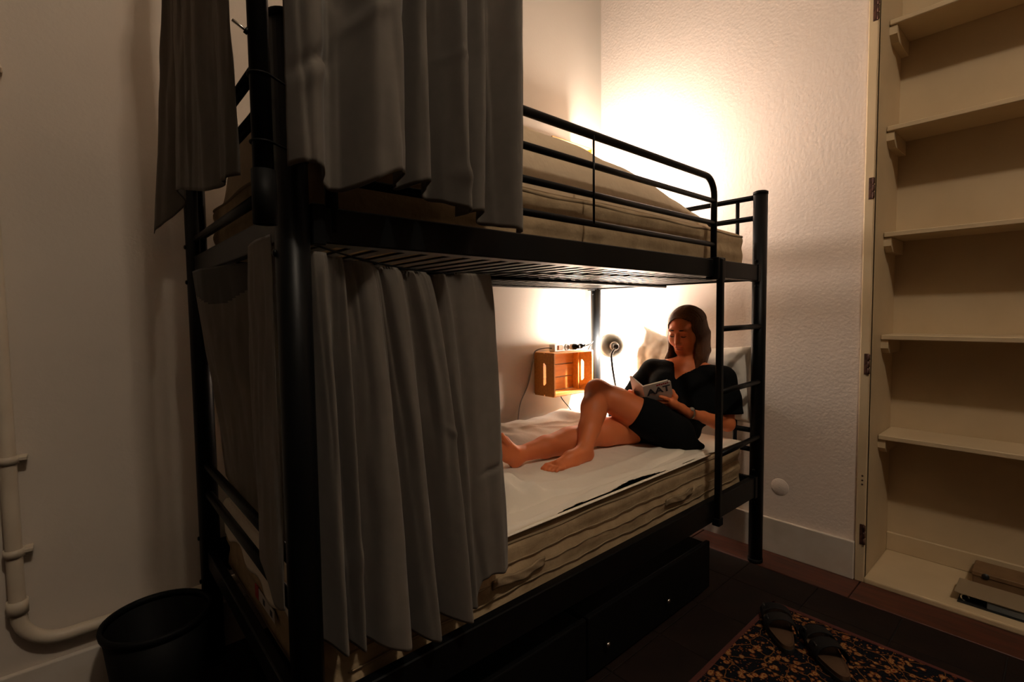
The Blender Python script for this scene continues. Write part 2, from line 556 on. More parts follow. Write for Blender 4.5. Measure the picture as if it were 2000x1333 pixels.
for z in (2.452, 2.0, 1.54, 1.085, 0.632):
    box('shelf_board', (2.395, AY1+0.002, z-0.022), (AX, AY0-0.002, z), 'shelf_paint', sh, 0.003, 1)
    for ya, yb in ((AY0-0.028, AY0), (AY1, AY1+0.028)):
        bm = bmesh.new()                     # cleat with a slanted lower front corner
        prof = [(2.405, z-0.024), (AX, z-0.024), (AX, z-0.085), (2.44, z-0.085), (2.405, z-0.06)]
        a = [bm.verts.new((x, ya, zz)) for x, zz in prof]
        b = [bm.verts.new((x, yb, zz)) for x, zz in prof]
        bm.faces.new(a); bm.faces.new(b[::-1])
        for i in range(5):
            bm.faces.new((a[i], b[i], b[(i+1) % 5], a[(i+1) % 5]))
        o = link('cleat', bm_mesh(bm, 'cleat'), 'shelf_paint', sh)
        o.location = -off(sh)
for z in (2.44, 1.71, 0.965, 0.215):
    h = box('hinge', (XW-0.0145, -0.3975, z-0.045), (XW-0.0115, -0.380, z+0.045), 'rust', sh, 0.001, 1)
    for k in (-0.03, 0.0, 0.03):
        lathe('knuckle', [(0.0045, -0.012), (0.0045, 0.012)], 'rust', h, (XW-0.016, -0.398, z+k), (0, 0, 1), 10).location = Vector((XW-0.016, -0.398, z+k))-Vector((XW-0.013, -0.38875, z))
for z in (0.475, 0.455, 0.437):
    lathe('screw_hole', [(0.004, 0), (0.004, 0.001)], 'rust', sh, (XW-0.0122, -0.385, z), (-1, 0, 0), 10)

# things on the bottom board
cb = empty('cardboard_box', (2.56, -0.82, 0.026), 'low brown cardboard box with a dark hand hole on the bottom shelf', 'box')
box('body', (2.475, -0.96, 0.027), (2.60, -0.725, 0.083), 'cardboard', cb, 0.003, 1)
box('lid', (2.472, -0.963, 0.078), (2.603, -0.722, 0.098), 'cardboard', cb, 0.003, 1)
lathe('hand_hole', [(0.012, 0), (0.012, 0.0015)], 'binder_black', cb, (2.472, -0.765, 0.086), (-1, 0, 0), 16)
bd = empty('ring_binder', (2.36, -0.80, 0.026), 'flat black ring binder with tan board and grey papers on the bottom shelf', 'binder')
box('lower_board', (2.285, -1.03, 0.027), (2.43, -0.70, 0.031), 'binder_black', bd)
box('papers', (2.290, -1.03, 0.032), (2.42, -0.785, 0.062), 'binder_paper', bd, 0.002, 1)
box('upper_board', (2.285, -1.03, 0.063), (2.43, -0.69, 0.068), 'binder_board', bd, 0.001, 1)
box('spine', (2.38, -1.03, 0.027), (2.432, -0.695, 0.067), 'binder_black', bd, 0.002, 1)
tube('ring', [Vector((2.30, -0.722, 0.031))+Vector((0, 0.012*math.cos(a), 0.016+0.015*math.sin(a))) for a in [k*math.pi/8-math.pi/2 for k in range(13)]], 0.0028, 'steel', bd, 8)

# round blank cover on the head wall
cv = empty('blank_socket_cover', (XW, -0.045, 0.335), 'round cream blank cover plate on the wall above the skirting', 'cover plate')
lathe('plate', [(0.0, 0.0), (0.041, 0.0), (0.041, 0.0015), (0.0395, 0.0028), (0.0, 0.0035)], 'wall', cv, (XW, -0.045, 0.335), (-1, 0, 0), 36)
lathe('screw', [(0.0, 0.0), (0.003, 0.0), (0.0025, 0.0015), (0.0, 0.002)], 'skirting', cv, (XW-0.0033, -0.045, 0.335), (-1, 0, 0), 12)

# heating pipe on the back wall
hp = empty('heating_pipe', (-0.47, YW-0.03, 0), 'cream painted heating pipe bending along the back wall beside the bin', 'pipe')
yp = YW-0.032
pts = [(-0.475, yp, 4.2), (-0.475, yp, 0.36)]
pts += [(-0.475+0.10-0.10*math.cos(a), yp, 0.345-0.10*math.sin(a)) for a in [k*math.pi/16 for k in range(1, 9)]]
pts += [(-0.2, yp, 0.245), (0.0, yp, 0.245), (1.0, yp, 0.245), (2.2, yp, 0.245)]
tube('pipe_run', pts, 0.0185, 'pipe_paint', hp, 16)
for z in (0.53, 0.80, 1.9):
    b = lathe('pipe_clamp', [(0.0187, -0.011), (0.0235, -0.011), (0.0235, 0.011), (0.0187, 0.011)], 'pipe_paint', hp, (-0.475, yp, z), (0, 0, 1), 20, True)
    box('clamp_arm', (-0.455, yp-0.008, z-0.006), (-0.435, YW, z+0.006), 'pipe_paint', hp, 0.002, 1)
lathe('pipe_joint', [(0.0187, -0.02), (0.024, -0.02), (0.024, 0.02), (0.0187, 0.02)], 'pipe_paint', hp, (-0.475, yp, 0.37), (0, 0, 1), 20, True)

# waste bin
wb = empty('waste_bin', (-0.165, 0.845, 0), 'black round waste bin standing beside the bed foot', 'bin')
lathe('body', [(0.0, 0.002), (0.098, 0.002), (0.108, 0.02), (0.136, 0.285), (0.131, 0.285), (0.103, 0.022), (0.0, 0.012)], 'black_plastic', wb, (-0.165, 0.845, 0), seg=40)
lathe('rim', [(0.130, 0.28), (0.142, 0.28), (0.144, 0.29), (0.142, 0.298), (0.132, 0.298)], 'black_plastic', wb, (-0.165, 0.845, 0), seg=40, closed=True)

# ================================================================== BUNK BED
LX, WY, PH, PR = 2.08, 0.964, 1.75, 0.031
bed = empty('bunk_bed', (LX/2, WY/2, 0), 'black metal bunk bed with ladder and guard rail', 'bunk bed')
for px, py in ((0, 0), (LX, 0), (0, WY), (LX, WY)):
    p = lathe('post', [(PR, 0.012), (PR, PH-0.014)], 'black_metal', bed, (px, py, 0), seg=24)
    c = lathe('post_cap', [(0.0, 0.0), (PR+0.0015, 0.0), (PR+0.0015, 0.012), (PR-0.006, 0.016), (0.0, 0.017)], 'black_plastic', p, (0, 0, 0), seg=24)
    c.location = (0, 0, PH-0.016)
    c = lathe('foot_cap', [(0.0, 0.0), (PR-0.002, 0.0), (PR+0.002, 0.004), (PR+0.002, 0.02), (0.0, 0.021)], 'black_plastic', p, (0, 0, 0), seg=24)
    c.location = (0, 0, 0.0)
    for z in (0.30, 0.45, 1.315, 1.43):
        s = lathe('bolt_head', [(0.0, 0.0), (0.007, 0.0), (0.007, 0.004), (0.004, 0.006), (0.0, 0.006)], 'black_metal', p, (0, 0, 0), (-1, 0, 0), 10)
        s.location = (-PR+0.001, 0, z)

def side_rail(y, zb, zt, s):
    x0, x1 = PR+0.014, LX-PR-0.014
    bm = bmesh.new()
    add_box(bm, (x0, y-0.015, zb), (x1, y+0.015, zt), 0.003, 1)
    add_box(bm, (x0, min(y, y+s*0.045), zb+0.002), (x1, max(y, y+s*0.045), zb+0.006))     # inner ledge that carries the slats
    o = link('side_rail', bm_mesh(bm, 'side_rail'), 'black_metal', bed)
    o.location = -off(bed)
    for x in (x0-0.014, x1-0.012):
        b = box('rail_bracket', (x, y-0.0195, zb-0.004), (x+0.026, y+0.0195, zt+0.004), 'black_metal', None, 0.002, 1)
        b.parent = o
        b.location = Vector(b.location)
for y, s in ((0.0, 1), (WY, -1)):
    side_rail(y, 1.338, 1.408, s)
    side_rail(y, 0.328, 0.422, s)
def end_rail(x, z, r=0.0125, flat=False):
    if flat:
        return box('end_rail', (x-0.0125, PR-0.004, z-0.03), (x+0.0125, WY-PR+0.004, z+0.03), 'black_metal', bed, 0.004, 2)
    return tube('end_bar', [(x, PR-0.004, z), (x, WY-PR+0.004, z)], r, 'black_metal', bed)
for x in (0.0, LX):
    end_rail(x, 1.370, flat=True)
    end_rail(x, 0.378, flat=True)
for z in (1.457, 1.63, 1.725):
    end_rail(0.0, z)
for z in (0.603, 0.70):
    end_rail(0.0, z)
for z in (1.63, 1.725):
    end_rail(LX, z)
end_rail(LX, 0.632); end_rail(LX, 0.54)
for y in (0.105, WY-0.105):
    tube('end_upright', [(LX, y, 1.40), (LX, y, 1.722)], 0.009, 'black_metal', bed)
    tube('end_upright', [(LX, y, 0.408), (LX, y, 0.70)], 0.010, 'black_metal', bed)
    tube('end_upright', [(0, y, 1.40), (0, y, 1.722)], 0.009, 'black_metal', bed)

sbm = bmesh.new()
add_box(sbm, (-0.016, 0.022, 0.0), (0.016, WY-0.022, 0.005), 0.001, 1)
slat_me = bm_mesh(sbm, 'slat')
slat_me.materials.append(M['black_metal'])
for zz in (1.3445, 0.3345):
    for k in range(30):
        o = link('slat', slat_me, None, bed)
        o.location = Vector((0.10+k*0.0648, 0, zz)) - off(bed)
for zz in (1.336, 0.326):
    tube('centre_bar', [(0.01, WY/2, zz), (LX-0.01, WY/2, zz)], 0.008, 'black_metal', bed)

# guard rail of the upper bunk
GX = 1.628
gpts = [(0.075, 0, 1.36), (0.075, 0, 1.66)] + [(0.075+0.06-0.06*math.cos(a), 0, 1.668+0.06*math.sin(a)) for a in [k*math.pi/12 for k in range(1, 6)]]
gpts += [(0.14, 0, 1.728), (GX-0.075, 0, 1.730)] + [(GX-0.07+0.07*math.sin(a), 0, 1.660+0.07*math.cos(a)) for a in [k*math.pi/14 for k in range(1, 7)]] + [(GX, 0, 1.655), (GX, 0, 1.36)]
gy = -0.004
g = tube('guard_rail', [(x, gy, z) for x, y, z in gpts], 0.0125, 'black_metal', bed, 14)
for z, r in ((1.640, 0.010), (1.553, 0.010), (1.467, 0.010)):
    tube('guard_bar', [(0.075, gy, z), (GX, gy, z)], r, 'black_metal', bed, 12)
tube('guard_rod', [(0.865, gy-0.009, 1.465), (0.865, gy-0.009, 1.725)], 0.0035, 'black_metal', bed, 8)
tube('guard_rod', [(0.30, gy-0.009, 1.465), (0.30, gy-0.009, 1.725)], 0.0035, 'black_metal', bed, 8)
# ladder
box('ladder_hook', (GX-0.022, -0.036, 1.326), (GX+0.040, 0.018, 1.415), 'black_metal', bed, 0.004, 2)
box('ladder_upright', (GX-0.004, -0.042, 0.345), (GX+0.021, -0.017, 1.41), 'black_metal', bed, 0.005, 2)
box('ladder_foot', (GX-0.010, -0.044, 0.318), (GX+0.027, -0.012, 0.35), 'black_plastic', bed, 0.004, 2)
for z in (1.128, 0.870, 0.611):
    tube('ladder_rung', [(GX+0.018, -0.030, z), (LX-PR+0.006, -0.012, z)], 0.0115, 'black_metal', bed, 12)

# ================================================================== BEDDING
def mattress(name, zb, zt, label, seed):
    e = empty(name, (LX/2, 0.49, zb), label, 'mattress')
    x0, x1, y0, y1, r = 0.042, 2.046, 0.052, 0.925, 0.035
    # cross-section swept as rounded box with a quilted, slightly sagging side
    nu, nv = 260, 22
    per = []
    def add(a, b, n):
        for k in range(n):
            per.append((a[0]+(b[0]-a[0])*k/n, a[1]+(b[1]-a[1])*k/n))
    rc = 0.05
    def arc(cx, cy, a0, n=6):
        for k in range(n):
            a = a0+math.pi/2*k/n
            per.append((cx+rc*math.cos(a), cy+rc*math.sin(a)))
    add((x0+rc, y0), (x1-rc, y0), 90); arc(x1-rc, y0+rc, -math.pi/2)
    add((x1, y0+rc), (x1, y1-rc), 40); arc(x1-rc, y1-rc, 0)
    add((x1-rc, y1), (x0+rc, y1), 90); arc(x0+rc, y1-rc, math.pi/2)
    add((x0, y1-rc), (x0, y0+rc), 40); arc(x0+rc, y0+rc, math.pi)
    per = np.array(per)
    c = np.array([(x0+x1)/2, (y0+y1)/2])
    t = np.roll(per, -1, 0)-np.roll(per, 1, 0)
    nrm = np.stack([t[:, 1], -t[:, 0]], 1)/np.linalg.norm(t, axis=1)[:, None]
    s_ = np.arange(len(per))*0.022
    H = zt-zb
    prof = []
    for k in range(nv):
        v = k/(nv-1)
        prof.append(v)
    bm = bmesh.new()
    rings = []
    for v in prof:
        z = zb+H*v
        inset = 0.0
        ev = min(v, 1-v)*H
        if ev < r:
            inset = r*0.8-math.sqrt(max((r*0.8)**2-((r-ev)/r*r*0.8)**2, 0))
        bul = 0.006*np.sin(math.pi*v*3)**2 + 0.004*vnoise(s_*9, np.full_like(s_, v*6), seed)*math.sin(math.pi*v)
        P = per-nrm*(inset) + nrm*bul[:, None]
        zz = z+0.004*vnoise(s_*4, np.full_like(s_, 3.3), seed+1)*v
        rings.append([bm.verts.new((P[i, 0], P[i, 1], zz[i])) for i in range(len(per))])
    n = len(per)
    for a, b in zip(rings, rings[1:]):
        for i in range(n):
            bm.faces.new((a[i], a[(i+1) % n], b[(i+1) % n], b[i]))
    for ring, f in ((rings[0], -1), (rings[-1], 1)):
        inner = [bm.verts.new((c[0]+(v.co.x-c[0])*0.96, c[1]+(v.co.y-c[1])*0.92, v.co.z+f*0.002)) for v in ring]
        for i in range(n):
            bm.faces.new((ring[i], ring[(i+1) % n], inner[(i+1) % n], inner[i]))
        bm.faces.new(inner)
    b = link('ticking', bm_mesh(bm, 'ticking'), 'mattress', e, True)
    b.location = -off(e)
    for z in (zb+0.026, zt-0.022):
        P = [(per[i, 0]+nrm[i, 0]*0.001, per[i, 1]+nrm[i, 1]*0.001, z+0.003*math.sin(i*0.35)) for i in range(n)]
        tube('piping', P+[P[0]], 0.005, 'mattress_edge', e, 8)
    return e
m1 = mattress('mattress', 0.345, 0.578, 'tan quilted mattress on the lower bunk', 3)
m2 = mattress('mattress', 1.352, 1.562, 'tan mattress on the upper bunk', 8)
# stitched side handles of the lower mattress
for xa in (0.60, 1.46):
    nh = 24
    Ph = np.zeros((6, nh, 3))
    for i_ in range(nh):
        t_ = i_/(nh-1)
        for j_ in range(6):
            Ph[j_, i_] = (xa-0.10+0.20*t_, 0.043-0.009*math.sin(math.pi*t_)**0.5+0.002*math.sin(t_*19+j_), 0.452+0.026*j_/5+0.004*math.sin(t_*9))
    grid_mesh('handle_strap', Ph, 'mattress_edge', m1, 0.004)
for z in (0.425, 0.465, 0.505):
    P = [(0.10+k*0.02, 0.0455+0.0015*math.sin(k*1.3), z+0.003*math.sin(k*0.35+z*40)) for k in range(95)]
    tube('quilting_seam', P, 0.0026, 'mattress_edge', m1, 6)
# care tag on the foot side
ct = empty('care_tag', (0.030, 0.43, 0.44), None, None)
ct.parent = m1
ct.location = Vector((0.030, 0.43, 0.44)) - off(m1)
def tagbox(n, lo, hi, m):
    o = box(n, lo, hi, m)
    o.parent = ct
    o.location = Vector(o.location)-Vector((0.030, 0.43, 0.44))
tagbox('tag_cloth', (0.0302, 0.335, 0.424), (0.0315, 0.478, 0.456), 'tag_white')
tagbox('tag_red_end', (0.0292, 0.478, 0.422), (0.0315, 0.51, 0.458), 'tag_red')
for ya in (0.435, 0.37):
    tagbox('tag_print', (0.0294, ya-0.018, 0.432), (0.0301, ya, 0.447), 'ink')

def heightfield(name, xs, ys, fn, zbase, m, label=None, cat=None, group=None, parent=None):
    """closed soft slab: top surface fn(x, y), underside zbase(x, y)"""
    X, Y = np.meshgrid(xs, ys)
    Zt = fn(X, Y)
    Zb = zbase(X, Y) if callable(zbase) else np.full_like(X, zbase)
    Zt = np.maximum(Zt, Zb+0.002)
    nv, nu = X.shape
    V = np.concatenate([np.stack([X, Y, Zt], -1).reshape(-1, 3), np.stack([X, Y, Zb], -1).reshape(-1, 3)])
    N = nu*nv
    F = []
    for j in range(nv-1):
        for i in range(nu-1):
            a = j*nu+i
            F.append((a, a+1, a+1+nu, a+nu))
            F.append((N+a, N+a+nu, N+a+1+nu, N+a+1))
    for i in range(nu-1):
        F.append((i, N+i, N+i+1, i+1))
        a = (nv-1)*nu+i
        F.append((a, a+1, N+a+1, N+a))
    for j in range(nv-1):
        a = j*nu
        F.append((a, a+nu, N+a+nu, N+a))
        a = j*nu+nu-1
        F.append((a, N+a, N+a+nu, a+nu))
    me = bpy.data.meshes.new(name)
    c = V.mean(0); c[2] = V[:, 2].min()
    me.from_pydata((V-c).tolist(), [], F)
    o = link(name, me, m, parent, True)
    o.location = Vector(c)
    tag(o, label, cat, group)
    return o

ZM = 0.5865
def edge_round(X, x0, x1, r):
    d = np.minimum(X-x0, x1-X)
    t = np.clip(d/r, 0, 1)
    return np.sqrt(np.maximum(1-(1-t)**2, 0))
# lower sheet: thin white quilt reaching the front edge
def f_quilt(X, Y):
    front = np.interp(X, [0.06, 0.5, 0.9, 1.3, 1.6, 1.7], [0.20, 0.165, 0.105, 0.085, 0.090, 0.12])+0.010*np.sin(X*9)+0.006*np.sin(X*23+1)
    e = edge_round(X, 0.06, 1.70, 0.05)*np.clip((Y-front)/0.03, 0, 1)**0.5*np.clip((0.935-Y)/0.03, 0, 1)**0.5
    h = 0.016+0.004*vnoise(X*7, Y*7, 5)+0.0025*vnoise(X*22, Y*17, 6)
    h = h + 0.003*np.exp(-((Y-front-0.020)/0.014)**2) + 0.006*np.exp(-((Y-0.24-0.05*np.sin(X*3+1))/0.018)**2)   # folded edge
    lump = 0.075*np.exp(-(((X-0.66)/0.16)**2+((Y-0.20)/0.09)**2))*(1+0.5*vnoise(X*18, Y*18, 9))
    return ZM+(h+lump)*e
heightfield('quilt', np.linspace(0.06, 1.70, 230), np.linspace(0.034, 0.935, 120), f_quilt, ZM, 'sheet',
            'thin white quilt spread over the lower mattress under the legs', 'quilt')
fs = heightfield('fitted_sheet', np.linspace(0.046, 2.042, 200), np.linspace(0.056, 0.921, 80), lambda X, Y: 0.5795+(0.006+0.002*vnoise(X*9, Y*9, 15))*edge_round(X, 0.046, 2.042, 0.03)*edge_round(Y, 0.056, 0.921, 0.03), 0.5795, 'sheet',
            'white fitted sheet covering the top of the lower mattress', 'sheet')
yy_ = np.linspace(0.075, 0.905, 90)
vv_ = np.linspace(0, 1, 14)
low_ = 0.475+0.012*np.sin(yy_*11)+0.010*np.sin(yy_*27+1)
P_ = np.zeros((14, 90, 3))
for j_, v_ in enumerate(vv_):
    P_[j_, :, 2] = 0.588*(1-v_)+low_*v_
    P_[j_, :, 0] = 0.0335-0.003*np.sin(yy_*31+2*v_)*v_+0.012*(1-min(v_/0.15, 1))**2
    P_[j_, :, 1] = yy_
so = grid_mesh('sheet_overhang', P_, 'sheet', None, 0.0015)
so.parent = fs
so.location = -Vector(fs.location)
heightfield('top_sheet', np.linspace(0.08, 1.74, 230), np.linspace(0.046, 0.40, 70), lambda X, Y: 0.5865+(0.009+0.003*vnoise(X*12, Y*12, 71)+0.006*np.exp(-((Y-0.075-0.015*np.sin(X*7))/0.008)**2))*np.clip((Y-(0.056+0.014*np.sin(X*6+1)+0.008*np.sin(X*17)))/0.012, 0, 1)**0.5*edge_round(X, 0.08, 1.74, 0.04)*np.clip((0.40-Y)/0.05, 0, 1), 0.5865, 'sheet',
            'creased white top sheet showing below the quilt edge', 'sheet')
# rumpled duvet pushed to the wall
def f_duvet(X, Y):
    yf = 0.60+0.05*np.sin(X*5)+0.02*np.sin(X*13)
    e = edge_round(X, 0.30, 1.86, 0.10)*np.sqrt(np.clip((Y-yf)/0.10, 0, 1))*np.sqrt(np.clip((0.945-Y)/0.03, 0, 1))
    h = 0.052+0.012*vnoise(X*5, Y*6, 21)+0.010*vnoise(X*13+Y*9, Y*5-X*6, 22)
    h = h+0.022*np.exp(-(((X-1.70)/0.09)**2+((Y-0.88)/0.07)**2)) - 0.02*sstep(1.45, 1.62, X)*(1-np.exp(-((X-1.70)/0.09)**2))
    crease = 0.010*np.exp(-((Y-0.78+0.25*(X-1.45))/0.012)**2)*sstep(1.2, 1.35, X)
    crease2 = 0.008*np.exp(-((Y-0.72+0.25*(X-1.45))/0.010)**2)*sstep(1.15, 1.3, X)
    return ZM+0.012+(h+crease+crease2)*e
heightfield('rumpled_duvet', np.linspace(0.30, 1.86, 200), np.linspace(0.52, 0.945, 90), f_duvet, ZM+0.012, 'duvet_cover',
            'rumpled pale duvet pushed against the wall on the lower bunk', 'duvet')
# folded duvet on the upper bunk
def f_top(X, Y):
    prof = np.interp(X, [0.06, 0.3, 0.8, 1.07, 1.25, 1.417, 1.60, 1.77, 1.83], [0.25, 0.268, 0.275, 0.262, 0.248, 0.213, 0.160, 0.100, 0.015])
    e = np.sqrt(np.clip(1-np.abs((Y-0.475)/0.375)**3.6, 0, 1))*edge_round(X, 0.06, 1.83, 0.06)
    h = prof+0.010*vnoise(X*6, Y*7, 31)+0.006*vnoise(X*17+Y*8, Y*14, 32)
    return 1.563+h*e
heightfield('folded_duvet', np.linspace(0.06, 1.83, 210), np.linspace(0.10, 0.85, 100), f_top, 1.563, 'beige_duvet',
            'bulky folded beige duvet heaped on the upper bunk', 'duvet')

def pillow(name, loc, size, rot, label, seed, group=None):
    """pillow in local XY plane, thickness along Z"""
    n = 56
    u = np.linspace(-1, 1, n)
    U, V = np.meshgrid(u, u)
    Lx, Ly, T = size
    # corners pulled out, edges pulled in
    sx = 1-0.09*(1-V**2)**1*np.abs(U)**3*0.9
    sx = 1-0.10*(1-np.abs(V)**2.2)*0.8
    sy = 1-0.10*(1-np.abs(U)**2.2)*0.8
    X = U*sx*Lx/2
    Y = V*sy*Ly/2
    h = (np.clip(1-np.abs(U)**2.6, 0, 1)*np.clip(1-np.abs(V)**2.6, 0, 1))**0.52
    wr = 0.16*vnoise(U*3.2+5, V*3.2, seed)+0.12*vnoise(U*7+V*3, V*6-U*3+3, seed+1)
    Zt = T/2*h*(1+wr)
    Zb = -T/2*h*(1-wr)
    N = n*n
    P = np.concatenate([np.stack([X, Y, Zt], -1).reshape(-1, 3), np.stack([X, Y, Zb], -1).reshape(-1, 3)])
    F = []
    for j in range(n-1):
        for i in range(n-1):
            a = j*n+i
            F += [(a, a+1, a+1+n, a+n), (N+a, N+a+n, N+a+1+n, N+a+1)]
    me = bpy.data.meshes.new(name)
    me.from_pydata(P.tolist(), [], F)
    bm = bmesh.new(); bm.from_mesh(me)
    bmesh.ops.remove_doubles(bm, verts=bm.verts, dist=1e-4)
    bm.to_mesh(me); bm.free()
    o = link(name, me, 'pillow', None, True)
    o.location = loc
    o.rotation_euler = rot
    tag(o, label, 'pillow', group)
    return o
# local X -> along the wall (y), local Y -> up, local Z -> towards the foot
def pill_rot(lean, spin, turn=0.0):
    Rm = Matrix(((0, 0, -1), (-1, 0, 0), (0, 1, 0)))   # columns: X->-y, Y->z, Z->-x
    Rl = Matrix.Rotation(lean, 3, 'Y')
    Rt = Matrix.Rotation(turn, 3, 'Z')
    return (Rt @ Rl @ Rm @ Matrix.Rotation(spin, 3, 'Z')).to_euler()
pillow('pillow', (2.140, 0.530, 0.850), (0.46, 0.44, 0.13), pill_rot(0.08, -0.30), 'white pillow propped upright in the corner beside the bed lamp', 41, 'white pillows')
pillow('pillow', (2.115, 0.275, 0.835), (0.50, 0.38, 0.18), pill_rot(0.14, 0.05), 'white pillow behind the back of the reading woman', 51, 'white pillows')

# ================================================================== CRATES, LAMPS, POWER STRIP
def crate(loc, label):
    """wall crate, open to the room (-y); loc = front-bottom-left corner"""
    Wd, Dp, Ht, t = 0.329, 0.156, 0.230, 0.009
    e = empty('wooden_crate', loc, label, 'crate', 'wooden crates fixed to the back wall')
    def end_panel(x):
        bm = bmesh.new()
        cy, cz = Dp*0.47, Ht/2
        a, b, c = 0.0105, 0.062, 0.012
        inner = [(-a, -b+c), (-a, b-c), (-a*0.2, b), (a, b), (a, -b)]
        inner = [(cy-a, cz-b+c), (cy-a, cz), (cy-a, cz+b-c), (cy+a*0.2, cz+b), (cy+a, cz+b), (cy+a, cz), (cy+a, cz-b), (cy+a*0.2, cz-b)]
        outer = [(0, 0), (0, cz), (0, Ht), (cy, Ht), (Dp, Ht), (Dp, cz), (Dp, 0), (cy, 0)]
        R = {}
        for s in (0, 1):
            R[s] = ([bm.verts.new((x+s*t, y, z)) for y, z in outer], [bm.verts.new((x+s*t, y, z)) for y, z in inner])
            for i in range(8):
                j = (i+1) % 8
                f = (R[s][0][i], R[s][0][j], R[s][1][j], R[s][1][i])
                bm.faces.new(f if s == 0 else f[::-1])
        for q in (0, 1):
            for i in range(8):
                j = (i+1) % 8
                bm.faces.new((R[0][q][i], R[1][q][i], R[1][q][j], R[0][q][j]))
        return link('end_panel', bm_mesh(bm, 'end_panel'), 'crate_wood', e)
    end_panel(0.0)
    end_panel(Wd-t)
    def plank(lo, hi, nm):
        lo = Vector(lo)+Vector(loc); hi = Vector(hi)+Vector(loc)
        box(nm, lo, hi, 'crate_wood', e, 0.0012, 1)
    for k in range(2):
        y0 = k*0.080
        plank((-0.001, y0, -0.007), (Wd+0.001, y0+0.072, 0.0), 'bottom_slat')
        plank((-0.001, y0, Ht), (Wd+0.001, y0+0.072, Ht+0.007), 'top_slat')
    for k in range(3):
        z0 = 0.004+k*0.076
        plank((t, Dp-0.008, z0), (Wd-t, Dp, z0+0.070), 'back_slat')
    plank((Wd-t-0.014, 0.095, 0.0), (Wd-t, 0.113, Ht), 'corner_post')
    plank((t, 0.095, 0.0), (t+0.014, 0.113, Ht), 'corner_post')
    return e
crate((1.633, 0.892, 0.745), 'orange pine crate shelf on the wall holding the power strip')
crate((1.633, 0.892, 1.908), 'pine crate on the wall above the upper bunk duvet')

ps = empty('power_strip', (1.80, 0.965, 0.983), 'white power strip with orange switch on top of the crate', 'power strip')
box('housing', (1.690, 0.945, 0.983), (1.945, 0.988, 1.026), 'white_plastic', ps, 0.005, 2)
box('switch', (1.722, 0.941, 0.992), (1.756, 0.946, 1.018), 'orange_switch', ps, 0.002, 1)
for x in (1.795, 1.855, 1.91):
    s = lathe('socket', [(0.0, 0.0), (0.019, 0.0), (0.019, 0.003), (0.016, 0.003), (0.015, 0.001), (0.0, 0.001)], 'grey_plastic', ps, (x, 0.9455, 1.0045), (0, -1, 0), 20)
bm = bmesh.new()
pl = lathe('plug', [(0.0, 0.0), (0.0175, 0.0), (0.0175, 0.012), (0.012, 0.018), (0.010, 0.034), (0.0, 0.036)], 'black_plastic', ps, (1.855, 0.943, 1.0045), (0.25, -1, 0), 20)
lathe('plug', [(0.0, 0.0), (0.015, 0.0), (0.015, 0.010), (0.009, 0.016), (0.008, 0.03), (0.0, 0.031)], 'black_plastic', ps, (1.91, 0.943, 1.0045), (0.5, -1, 0.2), 20)
tube('mains_lead', spline([(1.692, 0.966, 1.003), (1.655, 0.985, 1.005), (1.622, 1.030, 0.985), (1.612, 1.038, 0.92), (1.575, 1.040, 0.80), (1.515, 1.040, 0.70), (1.492, 1.038, 0.59)], 8), 0.0035, 'grey_plastic', ps, 8)
tube('lamp_lead', spline([(1.925, 0.913, 1.008), (1.95, 0.90, 1.018), (1.985, 0.91, 1.03), (2.02, 0.955, 1.01), (2.03, 1.0, 0.93), (2.035, 1.0, 0.75)], 8), 0.003, 'black_plastic', ps, 8)
cc = empty('charging_cable', (1.88, 1.02, 0.60), 'thin black charging cable dangling below the crate', 'cable')
tube('cord', spline([(1.845, 1.035, 0.745), (1.838, 1.036, 0.715), (1.842, 1.03, 0.69), (1.872, 1.01, 0.645), (1.885, 1.0, 0.622)], 8), 0.0025, 'black_plastic', cc, 8)
tube('connector', [(1.883, 1.002, 0.625), (1.893, 0.994, 0.605)], [0.005, 0.004], 'black_plastic', cc, 8)

def bed_lamp(c, d, watts, label, base, mid, lit=0.062):
    """c: centre of the shade, d: direction the lamp shines"""
    c, d = Vector(c), Vector(d).normalized()
    e = empty('reading_lamp', base, label, 'lamp', 'clip-on reading lamps in the bed corner')
    back = c-d*0.030
    # bowl shade (opens towards d)
    outer = [(0.022, 0.0), (0.042, 0.006), (0.060, 0.022), (0.070, 0.045), (0.0745, 0.072)]
    inner = [(r-0.002, z+0.0015) for r, z in outer[::-1]]
    lathe('shade', outer+inner, 'lamp_grey', e, back, d, 40, True)
    lathe('shade_collar', [(0.0, -0.012), (0.022, -0.012), (0.0255, -0.004), (0.0255, 0.003), (0.0, 0.004)], 'white_plastic', e, back, d, 28)
    lathe('socket', [(0.0, -0.050), (0.013, -0.050), (0.0165, -0.044), (0.0165, -0.010), (0.0, -0.009)], 'lamp_dark', e, back, d, 24)
    lathe('bulb', [(0.0, 0.004), (0.013, 0.006), (0.014, 0.016), (0.022, 0.034), (0.024, 0.046), (0.019, 0.058), (0.0, 0.064)], 'bulb', e, back, d, 24)
    hub = back-d*0.047
    p = spline([hub, *mid, base], 10)
    tube('gooseneck', p, 0.0065, 'lamp_dark', e, 10)
    b = Vector(base)
    box('clamp', b+Vector((-0.018, -0.022, -0.03)), b+Vector((0.018, 0.022, 0.012)), 'lamp_dark', e, 0.005, 2)
    point_light('lamp_light', (c+d*lit)-b, watts, (1.0, 0.89, 0.79), 0.045, e)
    return e
bed_lamp((2.010, 0.783, 1.008), (0.64, 0.77, 0.0), LOW_LAMP_W, 'grey gooseneck reading lamp shining at the corner of the lower bunk', (2.080, 0.800, 0.655),
         [(1.962, 0.756, 0.965), (1.957, 0.750, 0.91), (1.980, 0.752, 0.82), (2.035, 0.775, 0.73)], 0.046)
